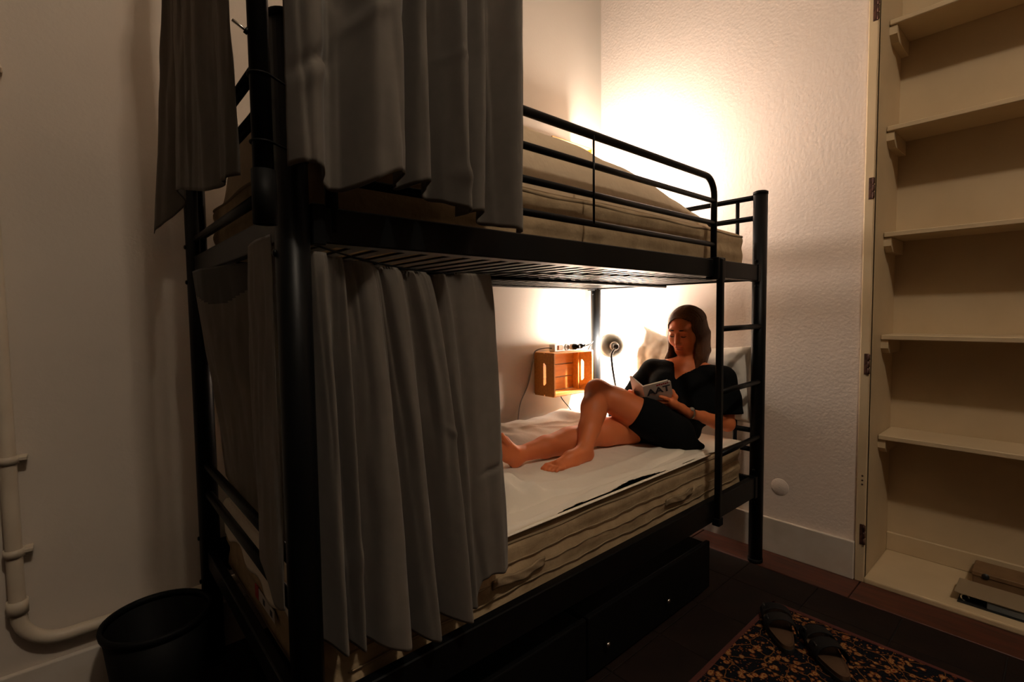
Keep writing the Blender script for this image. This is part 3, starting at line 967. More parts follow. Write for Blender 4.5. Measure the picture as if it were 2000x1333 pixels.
bed_lamp((1.905, 0.800, 1.868), (0.80, 0.22, 0.50), TOP_LAMP_W, 'grey reading lamp hidden behind the duvet of the upper bunk', (2.080, 0.805, 1.735),
         [(1.89, 0.80, 1.80), (1.96, 0.795, 1.755)], 0.072)

# ================================================================== CURTAINS
def smooth1(a, n):
    k = np.exp(-0.5*(np.arange(-3*n, 3*n+1)/n)**2); k /= k.sum()
    return np.convolve(np.pad(a, 3*n, mode='edge'), k, 'valid')
def curtain(name, ctrl, label, m='curtain', nu=220, nv=120, gather=0.0, wr=0.004, seed=1, bow=0.0, outward=(0, -1), sm=2, thick=0.0022, ease=1.0, creases=(), fine=0.0, fold=0.06):
    """ctrl: list of (top xyz, bottom xyz) along the width"""
    T = np.array([c[0] for c in ctrl], float)
    B = np.array([c[1] for c in ctrl], float)
    s = np.concatenate([[0], np.cumsum(np.linalg.norm(np.diff(B[:, :2], axis=0), axis=1)+0.6*np.linalg.norm(np.diff(T[:, :2], axis=0), axis=1)+0.004)])
    u = np.linspace(0, s[-1], nu)
    Ti = np.stack([smooth1(np.interp(u, s, T[:, k]), sm) for k in range(3)], 1)
    Bi = np.stack([smooth1(np.interp(u, s, B[:, k]), sm) for k in range(3)], 1)
    v = np.linspace(0, 1, nv)[:, None]
    vv = v**ease
    P = Ti[None]*(1-vv[..., None])+Bi[None]*vv[..., None]
    P[..., 2] = Ti[None, :, 2]*(1-v)+Bi[None, :, 2]*v
    uu = np.broadcast_to(u[None, :], P.shape[:2])
    z = P[..., 2]
    n1 = vnoise(uu*14+z*2.0, z*3.2+uu*2, seed)
    n2 = vnoise(uu*33-z*9, z*10+uu*14, seed+1)
    disp = wr*(1.6*n1+0.5*n2)*np.sin(np.pi*np.clip(v*1.05, 0, 1))**0.5*1.0
    ph = 2*np.pi*uu/fold+2.2*n1+1.3*np.sin(z*4+uu*9)
    disp = disp+fine*(np.sin(ph)+0.25*np.sin(1.7*ph+z*6))*(0.35+0.65*np.abs(np.sin(uu*17+z*2.5)))
    if gather:
        g = gather*np.exp(-v/0.05)*np.sin(uu*2*np.pi/0.016+2*n1)
        disp = disp+g
    disp = disp+bow*np.sin(np.pi*v)
    hh = P[..., 0] if abs(outward[1]) > abs(outward[0]) else P[..., 1]
    for (h0, z0), (h1, z1), wd, am in creases:
        dh, dz = h1-h0, z1-z0
        L2 = dh*dh+dz*dz
        t = np.clip(((hh-h0)*dh+(z-z0)*dz)/L2, 0, 1)
        dist = ((hh-h0)*dz-(z-z0)*dh)/math.sqrt(L2)
        end = np.hypot(hh-(h0+t*dh), z-(z0+t*dz))
        disp = disp+am*np.exp(-(dist/wd)**2)*np.exp(-np.maximum(end-np.abs(dist), 0)/0.01)*np.sin(np.pi*np.clip(t*0.9+0.05, 0, 1))
    o2 = np.array(outward, float); o2 /= np.linalg.norm(o2)
    P[..., 0] += o2[0]*disp
    P[..., 1] += o2[1]*disp
    c = P.reshape(-1, 3).mean(0)
    o = grid_mesh(name, P, m, None, thick, loc=tuple(c))
    tag(o, label, 'curtain', 'grey bunk curtains')
    return o

# upper front curtain (x, outward depth, hem height)
UF = [(-.030, .0, 1.455), (-.005, .035, 1.456), (.018, .03, 1.450), (.038, -.02, 1.432), (.055, -.03, 1.426), (.075, .02, 1.424), (.095, .05, 1.434), (.125, .058, 1.458), (.155, .045, 1.459), (.175, -.01, 1.452),
      (.190, -.03, 1.450), (.207, .03, 1.456), (.224, .04, 1.464), (.242, -.01, 1.452), (.262, -.035, 1.444), (.284, .03, 1.42), (.300, .05, 1.405), (.316, .03, 1.408), (.330, -.025, 1.415), (.346, .02, 1.42),
      (.366, .035, 1.424), (.385, -.01, 1.418), (.402, -.032, 1.405), (.422, .025, 1.393), (.445, .045, 1.384), (.465, .03, 1.378), (.478, .01, 1.392)]
def uf_top(x, d):
    return (x*0.97+0.010+0.022*math.sin(x*19), -0.066-d*(1.5 if d > 0 else 0.9), 2.545)
curtain('bunk_curtain', [(uf_top(x, d), (x, -0.066-d*(2.2 if d > 0 else 1.0), z)) for x, d, z in UF],
        'grey curtain hanging across the front of the upper bunk', wr=0.0055, fine=0.0055, fold=0.16, seed=11, bow=0.012, sm=4, creases=[((-.03, 1.60), (.06, 1.665), .010, -.012), ((-.02, 1.575), (.05, 1.64), .014, .008), ((.06, 1.70), (.13, 1.74), .010, .008), ((.15, 1.75), (.19, 1.60), .012, -.014), ((.26, 1.72), (.31, 1.715), .006, .006), ((.28, 1.50), (.33, 1.44), .012, .010), ((.0, 1.9), (.09, 1.72), .015, -.010)])
# upper foot curtain, flaring to the wall
UT = [(.075, .000), (.110, .020), (.150, .022), (.185, .000), (.205, .015), (.260, .030), (.330, .030), (.400, .022), (.470, .030), (.540, .020), (.600, .000), (.640, .010), (.670, .020), (.700, .000)]
UB = [(-.052, .120, 1.478), (-.078, .135, 1.470), (-.082, .175, 1.472), (-.058, .215, 1.480), (-.060, .250, 1.476), (-.085, .310, 1.478), (-.090, .420, 1.500), (-.082, .540, 1.525), (-.085, .650, 1.548), (-.072, .770, 1.570),
      (-.048, .800, 1.545), (-.075, .860, 1.505), (-.102, .920, 1.480), (-.118, .965, 1.465)]
curtain('bunk_curtain', [((-0.064-d, y, 2.545), b) for (y, d), b in zip(UT, UB)],
        'grey curtain over the foot end of the upper bunk, flaring at its hem', wr=0.004, fine=0.005, fold=0.24, seed=21, outward=(-1, 0), sm=2, ease=1.25)
# lower front curtain
LF = [(.036, .044, .0), (.050, .058, .035), (.068, .080, -.035), (.084, .098, .030), (.098, .116, -.038), (.120, .150, .030), (.146, .190, .040), (.165, .222, -.035), (.185, .250, .035), (.205, .272, .030),
      (.228, .302, -.040), (.252, .334, .030), (.275, .358, .035), (.295, .380, -.035), (.318, .398, .015), (.345, .412, -.015), (.36, .425, .008), (.40, .455, .012), (.44, .480, .016), (.472, .510, .004)]
hz = lambda x: float(np.interp(x, [.04, .104, .145, .278, .293, .359, .405, .415, .423, .51], [.542, .518, .505, .469, .488, .479, .466, .49, .546, .536]))
tz = lambda x: float(np.interp(x, [.028, .15, .31, .345, .47], [1.324, 1.303, 1.289, 1.296, 1.297]))
curtain('bunk_curtain', [((-.012, .037, 1.326), (-.010, .037, .545)), ((.020, .037, 1.326), (.024, .037, .545))]+[((a, -0.004-d*0.55, tz(a)), (b, -0.006-d*(2.0 if d > 0 else 1.0), hz(b))) for a, b, d in LF],
        'gathered grey curtain across the front of the lower bunk', wr=0.004, fine=0.004, fold=0.12, seed=31, gather=0.003, sm=3, ease=0.6, creases=[((.41, .80), (.50, .825), .006, -.008), ((.30, .95), (.36, .90), .008, .006), ((.06, .62), (.12, .78), .010, .008)])
# lower foot curtain
LB = [((.012, .925, 1.318), (.050, .93, .66)), ((.000, .880, 1.322), (.044, .86, .66)), ((.010, .840, 1.325), (.060, .80, .66)), ((-.014, .800, 1.327), (.024, .74, .65)), ((-.056, .70, 1.330), (.022, .66, .65)), ((-.050, .62, 1.332), (.022, .60, .648)),
      ((-.016, .52, 1.335), (.036, .50, .645)), ((.020, .42, 1.337), (.060, .42, .64)), ((.044, .355, 1.34), (.066, .375, .635)), ((.044, .245, 1.34), (.060, .26, .63)), ((-.022, .222, 1.345), (-.022, .232, .668)), ((-.030, .19, 1.348), (-.030, .195, .664)), ((-.034, .15, 1.35), (-.035, .145, .662)),
      ((-.035, .11, 1.352), (-.036, .10, .640)), ((-.034, .08, 1.352), (-.036, .075, .615)), ((-.033, .05, 1.352), (-.034, .045, .618)), ((-.032, .02, 1.352), (-.033, .015, .632))]
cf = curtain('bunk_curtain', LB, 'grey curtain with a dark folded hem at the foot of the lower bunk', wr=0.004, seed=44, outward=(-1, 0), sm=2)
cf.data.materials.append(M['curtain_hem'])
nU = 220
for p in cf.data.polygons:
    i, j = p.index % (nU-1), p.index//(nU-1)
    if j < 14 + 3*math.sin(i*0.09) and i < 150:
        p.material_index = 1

# frame that carries the upper curtains
fr = empty('curtain_rail', (-0.062, -0.060, 1.36), 'black tube frame strapped to the bed post to carry the curtains', 'curtain rail')
tube('upright', [(-0.062, -0.060, 1.36), (-0.062, -0.060, 2.60)], 0.0165, 'black_metal', fr, 18)
lathe('end_sleeve', [(0.0168, 0), (0.0195, 0), (0.0195, 0.09), (0.0168, 0.09)], 'black_plastic', fr, (-0.062, -0.060, 1.355), (0, 0, 1), 20, True)
tube('front_rod', [(-0.062, -0.060, 2.56), (1.05, -0.060, 2.56)], 0.011, 'black_metal', fr, 12)
tube('foot_rod', [(-0.062, -0.060, 2.56), (-0.062, 1.045, 2.56)], 0.011, 'black_metal', fr, 12)
tube('ceiling_wire', [(1.04, -0.060, 2.56), (1.04, -0.060, ZC)], 0.002, 'black_metal', fr, 6)
tube('clamp_screw', [(-0.070, -0.060, 1.662), (-0.100, -0.058, 1.678)], 0.0026, 'steel', fr, 8)
lathe('clamp_nut', [(0.0, 0), (0.006, 0), (0.006, 0.006), (0.0, 0.006)], 'black_metal', fr, (-0.077, -0.0595, 1.6655), (-0.9, 0, 0.45), 6)
for z in (1.49, 1.60):
    P = []
    A, Bc = Vector((-0.062, -0.060, 0)), Vector((0, 0, 0))
    ax = (Bc-A).normalized(); pr = Vector((-ax.y, ax.x, 0))
    for k in range(9):
        a = math.pi/2+math.pi*k/8
        P.append(A+(ax*math.cos(a)+pr*math.sin(a))*0.0185+Vector((0, 0, z)))
    for k in range(9):
        a = -math.pi/2+math.pi*k/8
        P.append(Bc+(ax*math.cos(a)+pr*math.sin(a))*0.033+Vector((0, 0, z)))
    tube('strap', P+[P[0]], 0.0022, 'black_plastic', fr, 8)
wf = tube('curtain_wire', spline([(0.0, -0.004, 1.345), (0.15, -0.004, 1.310), (0.33, -0.004, 1.294), (0.47, -0.004, 1.302), (1.0, -0.002, 1.318), (2.06, 0.0, 1.336)], 6), 0.002, 'black_metal')
tag(wf, 'thin wire under the upper bunk rail holding the lower front curtain', 'wire')

# ================================================================== UNDER THE BED
def drawer(x0, x1, knobs, label):
    e = empty('storage_drawer', ((x0+x1)/2, 0.35, 0), label, 'drawer', 'black drawers under the lower bunk')
    box('body', (x0+0.006, 0.048, 0.014), (x1-0.006, 0.70, 0.205), 'black_plastic', e, 0.004, 2)
    box('front', (x0, 0.030, 0.012), (x1, 0.048, 0.215), 'black_plastic', e, 0.004, 2)
    for x in knobs:
        lathe('knob', [(0.0, 0.0), (0.004, 0.0), (0.004, 0.010), (0.009, 0.014), (0.009, 0.020), (0.0, 0.023)], 'steel', e, (x, 0.030, 0.098), (0, -1, 0), 16)
    for x in (x0+0.06, x1-0.06):
        for y in (0.10, 0.62):
            lathe('castor', [(0.0, -0.008), (0.0115, -0.008), (0.012, 0.0), (0.0115, 0.008), (0.0, 0.008)], 'black_plastic', e, (x, y, 0.0125), (1, 0, 0), 16)
    return e
drawer(0.885, 1.69, (0.965, 1.335), 'black storage drawer with two metal knobs under the ladder side')
drawer(0.06, 0.875, (0.24, 0.70), 'black storage drawer under the foot half of the bed')

# ================================================================== RUG AND SANDALS
rg = empty('rug', (1.0, -1.0, 0), 'dark oriental floral rug with rust and cream flowers on the tiles', 'rug')
bm = bmesh.new()
n = 60
xs = np.linspace(0.15, 1.770, n); ys = np.linspace(-2.1, -0.205, n)
def rz(x, y): return 0.008+0.0012*math.sin(x*11+y*7)
tp = [[bm.verts.new((x, y, rz(x, y))) for x in xs] for y in ys]
for j in range(n-1):
    for i in range(n-1):
        bm.faces.new((tp[j][i], tp[j][i+1], tp[j+1][i+1], tp[j+1][i]))
edge = [tp[0][i] for i in range(n)]+[tp[j][n-1] for j in range(1, n)]+[tp[n-1][i] for i in range(n-2, -1, -1)]+[tp[j][0] for j in range(n-2, 0, -1)]
low = [bm.verts.new((v.co.x, v.co.y, 0.001)) for v in edge]
for i in range(len(edge)):
    j = (i+1) % len(edge)
    bm.faces.new((edge[i], low[i], low[j], edge[j]))
bm.faces.new(low)
o = link('pile', bm_mesh(bm, 'pile'), 'rug', rg)
o.location = -off(rg)
for lo, hi in (((1.768, -2.11, 0.001), (1.786, -0.19, 0.0105)), ((0.14, -0.207, 0.001), (1.786, -0.189, 0.0105)), ((0.14, -2.118, 0.001), (1.786, -2.098, 0.0105)), ((0.134, -2.11, 0.001), (0.152, -0.19, 0.0105))):
    box('binding', lo, hi, 'rug_border', rg, 0.003, 1)

def sandal_mesh():
    e = empty('sandal', (0, 0, 0))
    L_ = 0.255
    def outline(sc_=1.0):
        pts = []
        N = 40
        for k in range(N):
            a = 2*math.pi*k/N
            x = math.cos(a)*L_/2
            wv = 0.042+0.008*math.sin(x/L_*math.pi*1.0+0.3)
            s = math.copysign(abs(math.sin(a))**0.75, math.sin(a))
            y = s*wv+0.008*math.cos(x/L_*2*math.pi)*0.5
            pts.append((x*sc_, y*sc_))
        return pts
    def slab(nm, z0, z1, sc_, m, dish=0.0):
        bm = bmesh.new()
        P = outline(sc_)
        a = [bm.verts.new((x, y, z0)) for x, y in P]
        b = [bm.verts.new((x, y, z1)) for x, y in P]
        n_ = len(P)
        bm.faces.new(a[::-1])
        for i in range(n_):
            bm.faces.new((a[i], a[(i+1) % n_], b[(i+1) % n_], b[i]))
        c = [bm.verts.new((x*0.85, y*0.8, z1-dish)) for x, y in P]
        for i in range(n_):
            bm.faces.new((b[i], b[(i+1) % n_], c[(i+1) % n_], c[i]))
        bm.faces.new(c)
        return link(nm, bm_mesh(bm, nm), m, e)
    slab('sole', 0.0, 0.014, 1.0, 'rubber')
    slab('footbed', 0.0142, 0.027, 0.97, 'footbed', 0.004)
    for xc, wd, h in ((0.072, 0.030, 0.058), (-0.012, 0.034, 0.068)):
        nu_, nv_ = 8, 20
        P = np.zeros((nv_, nu_, 3))
        for j in range(nv_):
            a = math.pi*j/(nv_-1)
            for i in range(nu_):
                x = xc+wd*(2*i/(nu_-1)-1)
                P[j, i] = (x, -math.cos(a)*0.050, 0.018+(h-0.018-0.006*(2*i/(nu_-1)-1))*math.sin(a)**0.8)
        s = grid_mesh('strap', P, 'strap_leather', e, 0.0035)
        bk = box('buckle', (xc-0.010, 0.040, 0.044), (xc+0.010, 0.045, 0.058), 'dark_steel', None, 0.001, 1)
        bk.parent = s
    return e
s1 = sandal_mesh()
s2 = copy_tree(s1)
s1.location = (1.592, -0.290, 0.011); s1.rotation_euler = (0, 0, math.atan2(0.13, 0.22))
s2.location = (1.560, -0.452, 0.011); s2.rotation_euler = (0, 0, math.atan2(0.16, 0.20))
tag(s1, 'dark two-strap sandal at the rug corner nearest the bed', 'sandal', 'sandals on the rug')
tag(s2, 'dark two-strap sandal on the rug, the one farther from the bed', 'sandal', 'sandals on the rug')

# ================================================================== THE READING WOMAN
pe = empty('person', (1.66, 0.28, 0.60), 'woman in a black dress reading a book on the lower bunk', 'person')
def norm(v): return np.array(v, float)/np.linalg.norm(v)
# open book: frame of the cover that faces the room (a: spine -> outer edge, b: bottom -> top, n: outward)
sp0, sp_top = np.array([1.607, .290, .776]), np.array([1.531, .260, .872])
bh = norm(sp_top-sp0)
ba = norm([0.78, -0.60, -0.01]); ba = norm(ba-bh*(ba@bh))
bn = np.cross(ba, bh)
if bn@(np.array(CAM)-sp0) < 0: bn = -bn
bw, bht = .120, .132
# head frame: columns = her left, face forward, up
HC = np.array([1.948, 0.297, 1.111])
pit = math.radians(19)
hf = norm([-1.0*math.cos(pit), -0.04*math.cos(pit), -math.sin(pit)])
hl = norm(np.cross([0.05, -0.03, 1.0], hf))
hu = np.cross(hf, hl)*-1
hu = np.cross(hl, hf)
if hu[2] < 0: hu = -hu
HR = np.stack([hl, hf, hu], 1)
HS = 0.95
def H(x, y, z): return HC+HR@(np.array([x, y, z])*HS)

A = dict(
    pel=(1.690, .265, .662), wai=(1.800, .300, .738), che=(1.895, .300, .832), nb=(1.955, .292, .938),
    shL=(2.030, .145, .872), elL=(2.000, .105, .662), wrL=(1.768, .172, .736),
    shR=(1.880, .435, .898), elR=(1.815, .525, .735), wrR=(1.655, .405, .790),
    hpL=(1.665, .185, .664), knL=(1.428, .430, .848), anL=(1.205, .316, .645),
    hpR=(1.705, .345, .664), knR=(1.360, .425, .664), anR=(.975, .456, .645))
B = Field((0.84, 0.03, 0.575), (2.16, 0.62, 1.23), 0.0042)
# torso
B.ell(A['pel'], (.090, .130, .062), None, .03)
B.cone(A['pel'], A['wai'], .066, .074, .04)
B.cone(A['wai'], A['che'], .074, .080, .04)
shd = norm(np.array(A['shL'])-np.array(A['shR']))
fwd = norm(np.cross(shd, [0, 0, 1]))
tu = norm(np.array(A['nb'])-np.array(A['wai']))
fw2 = norm(np.cross(shd, tu))
TR = np.stack([shd, fw2 if fw2@fwd > 0 else -fw2, tu], 1)
B.ell(np.array(A['che'])-0.01*tu, (.138, .080, .11), TR, .03)
for s_ in (-1, 1):
    B.ell(np.array(A['che'])+TR@np.array([s_*.062, .050, -.025]), (.048, .042, .048), TR, .03)
B.chain([(A['shL'], .048), (np.array(A['nb'])-.012*tu, .050), (A['shR'], .048)], .04)
# neck
B.cone(np.array(A['nb'])-.02*tu, H(0, -.042, -.070), .046, .040, .010)
# arms
for s_, (a, b, c) in ((1, ('shL', 'elL', 'wrL')), (-1, ('shR', 'elR', 'wrR'))):
    a, b, c = [np.array(A[k]) for k in (a, b, c)]
    B.chain([(a, .045), ((a+b)/2, .040), (b, .034), (b+(c-b)*.3, .036), (b+(c-b)*.7, .028), (c, .0225)], .015)
# legs
def leg(hp, kn, an, thick=1.0):
    hp, kn, an = map(np.array, (hp, kn, an))
    B.chain([(hp, .070), (hp+(kn-hp)*.35, .072*thick), (hp+(kn-hp)*.75, .061*thick), (kn, .052)], .02)
    B.chain([(kn, .052), (kn+(an-kn)*.3, .053), (kn+(an-kn)*.65, .043), (an, .030)], .02)
leg(A['hpL'], A['knL'], A['anL'])
leg(A['hpR'], A['knR'], A['anR'])
# calf muscles
kn, an = np.array(A['knL']), np.array(A['anL'])
B.ell(kn+(an-kn)*.36+np.array([.016, .0, -.014]), (.038, .038, .07), np.stack([norm(np.cross(an-kn, [0, 1, 0])), norm(np.cross(an-kn, np.cross(an-kn, [0, 1, 0]))), norm(an-kn)], 1), .03)
kn, an = np.array(A['knR']), np.array(A['anR'])
B.ell(kn+(an-kn)*.33+np.array([0, 0, -.014]), (.095, .045, .040), None, .03)
# left foot, flat on the quilt
B.chain([(A['anL'], .030), ((1.225, .316, .626), .026)], .012)
B.chain([(A['anL'], .029), ((1.12, .317, .632), .026), ((1.055, .320, .618), .019)], .015)
B.chain([((1.215, .316, .622), .024), ((1.13, .302, .613), .017), ((1.05, .306, .612), .0165)], .014)
B.chain([((1.05, .335, .612), .016), ((1.13, .330, .614), .016)], .014)
for k in range(5):
    y = .294+k*.0135
    ln = (.040, .042, .037, .031, .024)[4-k] if True else 0
    r = (.0075, .0078, .008, .0083, .0115)[k]
    x0 = 1.040+abs(k-2)*.001
    B.chain([((x0+.012, y, .612), r+.002), ((x0-ln*.5, y+.001, .613), r), ((x0-ln, y+.001, .606), r*.92)], .004)
# right foot, heel down, toes up
B.chain([(A['anR'], .030), ((.958, .456, .628), .029)], .012)
B.chain([(A['anR'], .029), ((.928, .454, .668), .028), ((.892, .448, .712), .024)], .015)
B.chain([((.950, .455, .628), .027), ((.908, .450, .652), .022), ((.876, .444, .702), .020)], .014)
for k in range(5):
    y = .418+k*.0135
    r = (.0115, .0083, .008, .0078, .0075)[::-1][k]
    B.chain([((.885, y, .712), r+.002), ((.868, y, .735), r), ((.858, y, .752), r*.92)], .004)
# left hand: fingers spread on the cover side, thumb tucked into the pages
wl = np.array(A['wrL'])
def bk_(u, v, n): return sp0+ba*u+bh*v+bn*n
palm = bk_(.112, -.004, .020)
B.chain([(wl, .0205), ((wl+palm)/2, .0205), (palm, .0200)], .012)
B.cone(bk_(.104, .012, .017), bk_(.102, -.018, .018), .0155, .0155, .014)
for (u0, v0), (u1, v1), (u2, v2) in (((.100, .020), (.082, .040), (.062, .052)), ((.096, .008), (.072, .018), (.048, .022)),
                                     ((.095, -.005), (.068, -.001), (.038, .000)), ((.098, -.018), (.070, -.016), (.034, -.016))):
    B.chain([(bk_(u0, v0, .015), .0098), (bk_(u1, v1, .0165), .0090), (bk_((u1+u2)/2, (v1+v2)/2, .0125), .0082), (bk_(u2, v2, .0095), .0072)], .004)
B.chain([(palm, .014), (bk_(.128, .020, .006), .0115), (bk_(.122, .040, -.012), .0095), (bk_(.105, .052, -.017), .0080)], .006)
# right hand holding the far page
wr_ = np.array(A['wrR']); pr = np.array([1.612, .372, .815])
B.chain([(wr_, .0205), (pr, .021)], .012)
for k, ln in enumerate((.062, .068, .062, .050)):
    b0 = pr+np.array([-.014, -.006, .018-k*.0145])
    m1_ = b0+norm([-.75, -.25, .15])*ln*.5
    m2_ = m1_+norm([-.45, -.85, .1])*ln*.5
    B.chain([(b0, .0098), (m1_, .0088), (m2_, .0074)], .004)
B.chain([(pr+np.array([.004, -.010, .012]), .013), (pr+np.array([.000, -.034, .028]), .0105), (pr+np.array([-.014, -.050, .036]), .0085)], .006)
# head
B.ell(H(0, -.012, .026), (.071, .088, .080), HR, .01)
B.ell(H(0, .022, -.026), (.065, .066, .078), HR, .03)
B.ell(H(0, .060, -.089), (.027, .022, .019), HR, .025)
for s_ in (-1, 1):
    B.ell(H(s_*.040, .053, -.034), (.025, .026, .028), HR, .02)
    B.cone(H(s_*.052, -.005, -.062), H(s_*.022, .052, -.098), .018, .016, .02)
    B.ell(H(s_*.028, .081, .024), (.022, .009, .008), HR, .014)
    B.cut(H(s_*.031, .096, .002), (.019, .013, .011), HR, .012)
    B.ell(H(s_*.031, .074, .000), (.015, .0145, .0125), HR, .004)
    B.ell(H(s_*.011, .092, -.041), (.0065, .008, .006), HR, .006)
B.chain([(H(0, .084, .010), .0065), (H(0, .097, -.018), .0075), (H(0, .106, -.036), .0090)], .012)
B.ell(H(0, .0855, -.065), (.022, .0085, .0055), HR, .006)
B.ell(H(0, .0840, -.0755), (.019, .0095, .0065), HR, .006)
B.cut(H(0, .0975, -.0700), (.020, .006, .0014), HR, .004)
me, V, Fq = B.mesh('body')
me.materials.append(M['skin'])
body = link('body', me, None, pe)
body.location = -off(pe)

lc_ = H(0, .086, -.070)
LP_ = Field(lc_-.032, lc_+.032, 0.0012)
LP_.ell(H(0, .0858, -.0655), (.0205, .0084, .0050), HR, .001)
LP_.ell(H(0, .0846, -.0752), (.0180, .0092, .0058), HR, .001)
lm_, _, _ = LP_.mesh('lips')
lm_.materials.append(M['lips'])
lo_ = link('lips', lm_, None, pe)
lo_.location = -off(pe)
# eyes, lashes and brows
for s_ in (-1, 1):
    P = [H(s_*(.018+.027*t), .0900-.006*t*t, -.004-.004*math.sin(math.pi*t)+.001) for t in np.linspace(0, 1, 9)]
    tube('eyelashes', P, [.0008, .0015, .0019, .002, .002, .002, .0019, .0015, .0008], 'hair_dark', pe, 6)
    P = [H(s_*(.014+.036*t), .0925-.016*t*t, .0285+.003*math.sin(math.pi*t)-.006*t) for t in np.linspace(0, 1, 9)]
    tube('eyebrow', P, [.0016, .0024, .0027, .0027, .0025, .0023, .002, .0016, .0009], 'hair_dark', pe, 6)

# hair: cap over the skull with long locks on both sides
Hh = Field((1.80, 0.10, 0.88), (2.12, 0.47, 1.25), 0.0036)
Hh.ell(H(0, -.016, .030), (.083, .098, .087), HR, .01)
Hh.ell(H(0, -.045, .0), (.080, .080, .10), HR, .03)
# face opening
def face_open(p):
    q = (p-HC)@HR
    return np.maximum(np.maximum(.022+.30*np.abs(q[..., 0])-q[..., 1], np.abs(q[..., 0])-.060), q[..., 2]-(.080-9.0*(q[..., 0]-.006)**2))
Hh.cutfn(face_open, (1.80, 0.10, 0.88), (2.12, 0.47, 1.25))
rs = np.random.RandomState(4)
dn = np.array([0, 0, -1.0])
for s_ in (-1, 1):
    for k in range(9):
        t = k/8
        a0 = H(s_*(.060+.014*math.sin(t*3)), .026-.095*t, .030-.01*t)
        a1 = H(s_*(.074+.006*math.sin(t*3)), .018-.095*t, -.040)
        a2 = H(s_*(.070+.004*t), .012-.09*t, -.095)
        L3 = (.175 if s_ < 0 else .170)+rs.uniform(-.012, .012)
        a3 = a1+dn*(L3*.66)+HR@np.array([s_*.004, .012*(1-t), 0])*1.0
        a4 = a1+dn*L3+HR@np.array([-s_*.006, .028*(1-t), 0])
        a3 = .35*a2+.65*a3
        Hh.chain([(a0, .016), (a1, .0175), (a3, .0165), (a4, .007)], .010)
for k in range(7):
    t = k/6*2-1
    a0 = H(t*.060, -.085+.02*t*t, .02); a1 = H(t*.068, -.080+.02*t*t, -.06)
    Hh.chain([(a0, .024), (a1, .024), (a1+dn*.10, .014)], .012)
SB = bmesh.new()
for s_ in (-1, 1):
    for k in range(80):
        y0 = .050-.145*(k+rs.uniform(-.4, .4))/80
        kk = math.sqrt(max(1-((y0+.016)/.104)**2, .02))
        P = []
        ex = rs.uniform(.0, .004)
        for ph in (6, 22, 40, 58, 76, 94, 108):
            a_ = math.radians(ph)
            yy = y0-.042*math.sin(min(a_, math.pi/2))*max(0, (y0+.05)/.12)
            P.append(H(.006*(1-ph/108)+s_*(.085+ex)*kk**.5*math.sin(a_), yy, .030+(.0885+ex)*kk*math.cos(a_)+rs.uniform(-.001, .001)))
        e0 = P[-1]
        frt = np.clip((y0+.02)/.09, 0, 1)
        Ls = (.150 if s_ < 0 else .135)+rs.uniform(-.02, .022)
        fo = (.045 if s_ < 0 else .020)*frt
        P.append(e0+dn*Ls*.40+HR@np.array([s_*.004, -.004, 0]))
        P.append(e0+dn*Ls*.75+HR@np.array([s_*(.002+rs.uniform(-.004, .004)), .35*fo, 0]))
        P.append(e0+dn*Ls+HR@np.array([s_*((.012 if s_ < 0 else -.004)+rs.uniform(-.008, .008)), fo+rs.uniform(-.005, .005), 0]))
        pp = spline([tuple(v_) for v_ in P], 3)
        n_ = len(pp)
        tube_bm(SB, pp, [(.0016+.0016*min(1, i_/6))*(1 if i_ < n_-7 else (n_-i_)/8+.12) for i_ in range(n_)], 5)
st = link('hair_strands', bm_mesh(SB, 'hair_strands'), 'hair', pe, True)
st.location = -off(pe)
me, V, Fq = Hh.mesh('hair')
me.materials.append(M['hair'])
o = link('hair', me, None, pe)
o.location = -off(pe)

# dress: loose black V-neck with wide short sleeves
D = Field((1.42, 0.02, 0.585), (2.16, 0.66, 1.00), 0.0046)
off_ = .012
D.ell(np.array(A['pel'])+np.array([0, 0, -.002]), (.102, .142, .070), None, .03)
D.cone(A['pel'], A['wai'], .078, .086, .04)
D.cone(A['wai'], A['che'], .086, .090, .04)
D.ell(np.array(A['che'])-.012*tu, (.150, .090, .118), TR, .03)
for s_ in (-1, 1):
    D.ell(np.array(A['che'])+TR@np.array([s_*.062, .054, -.028]), (.055, .048, .055), TR, .04)
D.chain([(A['shL'], .058), (np.array(A['nb'])-.030*tu, .050), (A['shR'], .058)], .03)
shl, ell_ = np.array(A['shL']), np.array(A['elL'])
D.chain([(shl, .062), (shl+(ell_-shl)*.45+np.array([.004, -.004, 0]), .066), (shl+(ell_-shl)*.78+np.array([.006, -.004, 0]), .070)], .02)
shr, elr = np.array(A['shR']), np.array(A['elR'])
D.chain([(shr, .062), (shr+(elr-shr)*.45, .064), (shr+(elr-shr)*.75, .066)], .02)
# skirt over the thighs
hpL, knL, hpR, knR = [np.array(A[k]) for k in ('hpL', 'knL', 'hpR', 'knR')]
D.chain([(hpL, .080), (hpL+(knL-hpL)*.30, .082), (hpL+(knL-hpL)*.47, .080)], .03)
D.chain([(hpR, .080), (hpR+(knR-hpR)*.22, .079)], .03)
che_, wai_ = np.array(A['che']), np.array(A['wai'])
D.cone(che_+TR@np.array([.095, 0, -.03]), wai_+TR@np.array([.085, 0, -.01]), .070, .074, .03)
D.cone(np.array(A['pel'])+np.array([.02, -.04, 0]), np.array([1.80, .195, .650]), .066, .050, .03)
D.cone(shl+(ell_-shl)*.45, wai_+TR@np.array([.085, 0, -.01]), .055, .066, .03)
D.cone(shl+(ell_-shl)*.70, np.array([1.86, .185, .70]), .05, .045, .03)
D.cone(np.array([1.80, .195, .650]), wai_+TR@np.array([.085, 0, -.01]), .050, .070, .03)
D.cone(hpL+np.array([-.02, .01, -.02]), hpL+np.array([.06, -.095, -.056]), .050, .014, .04)
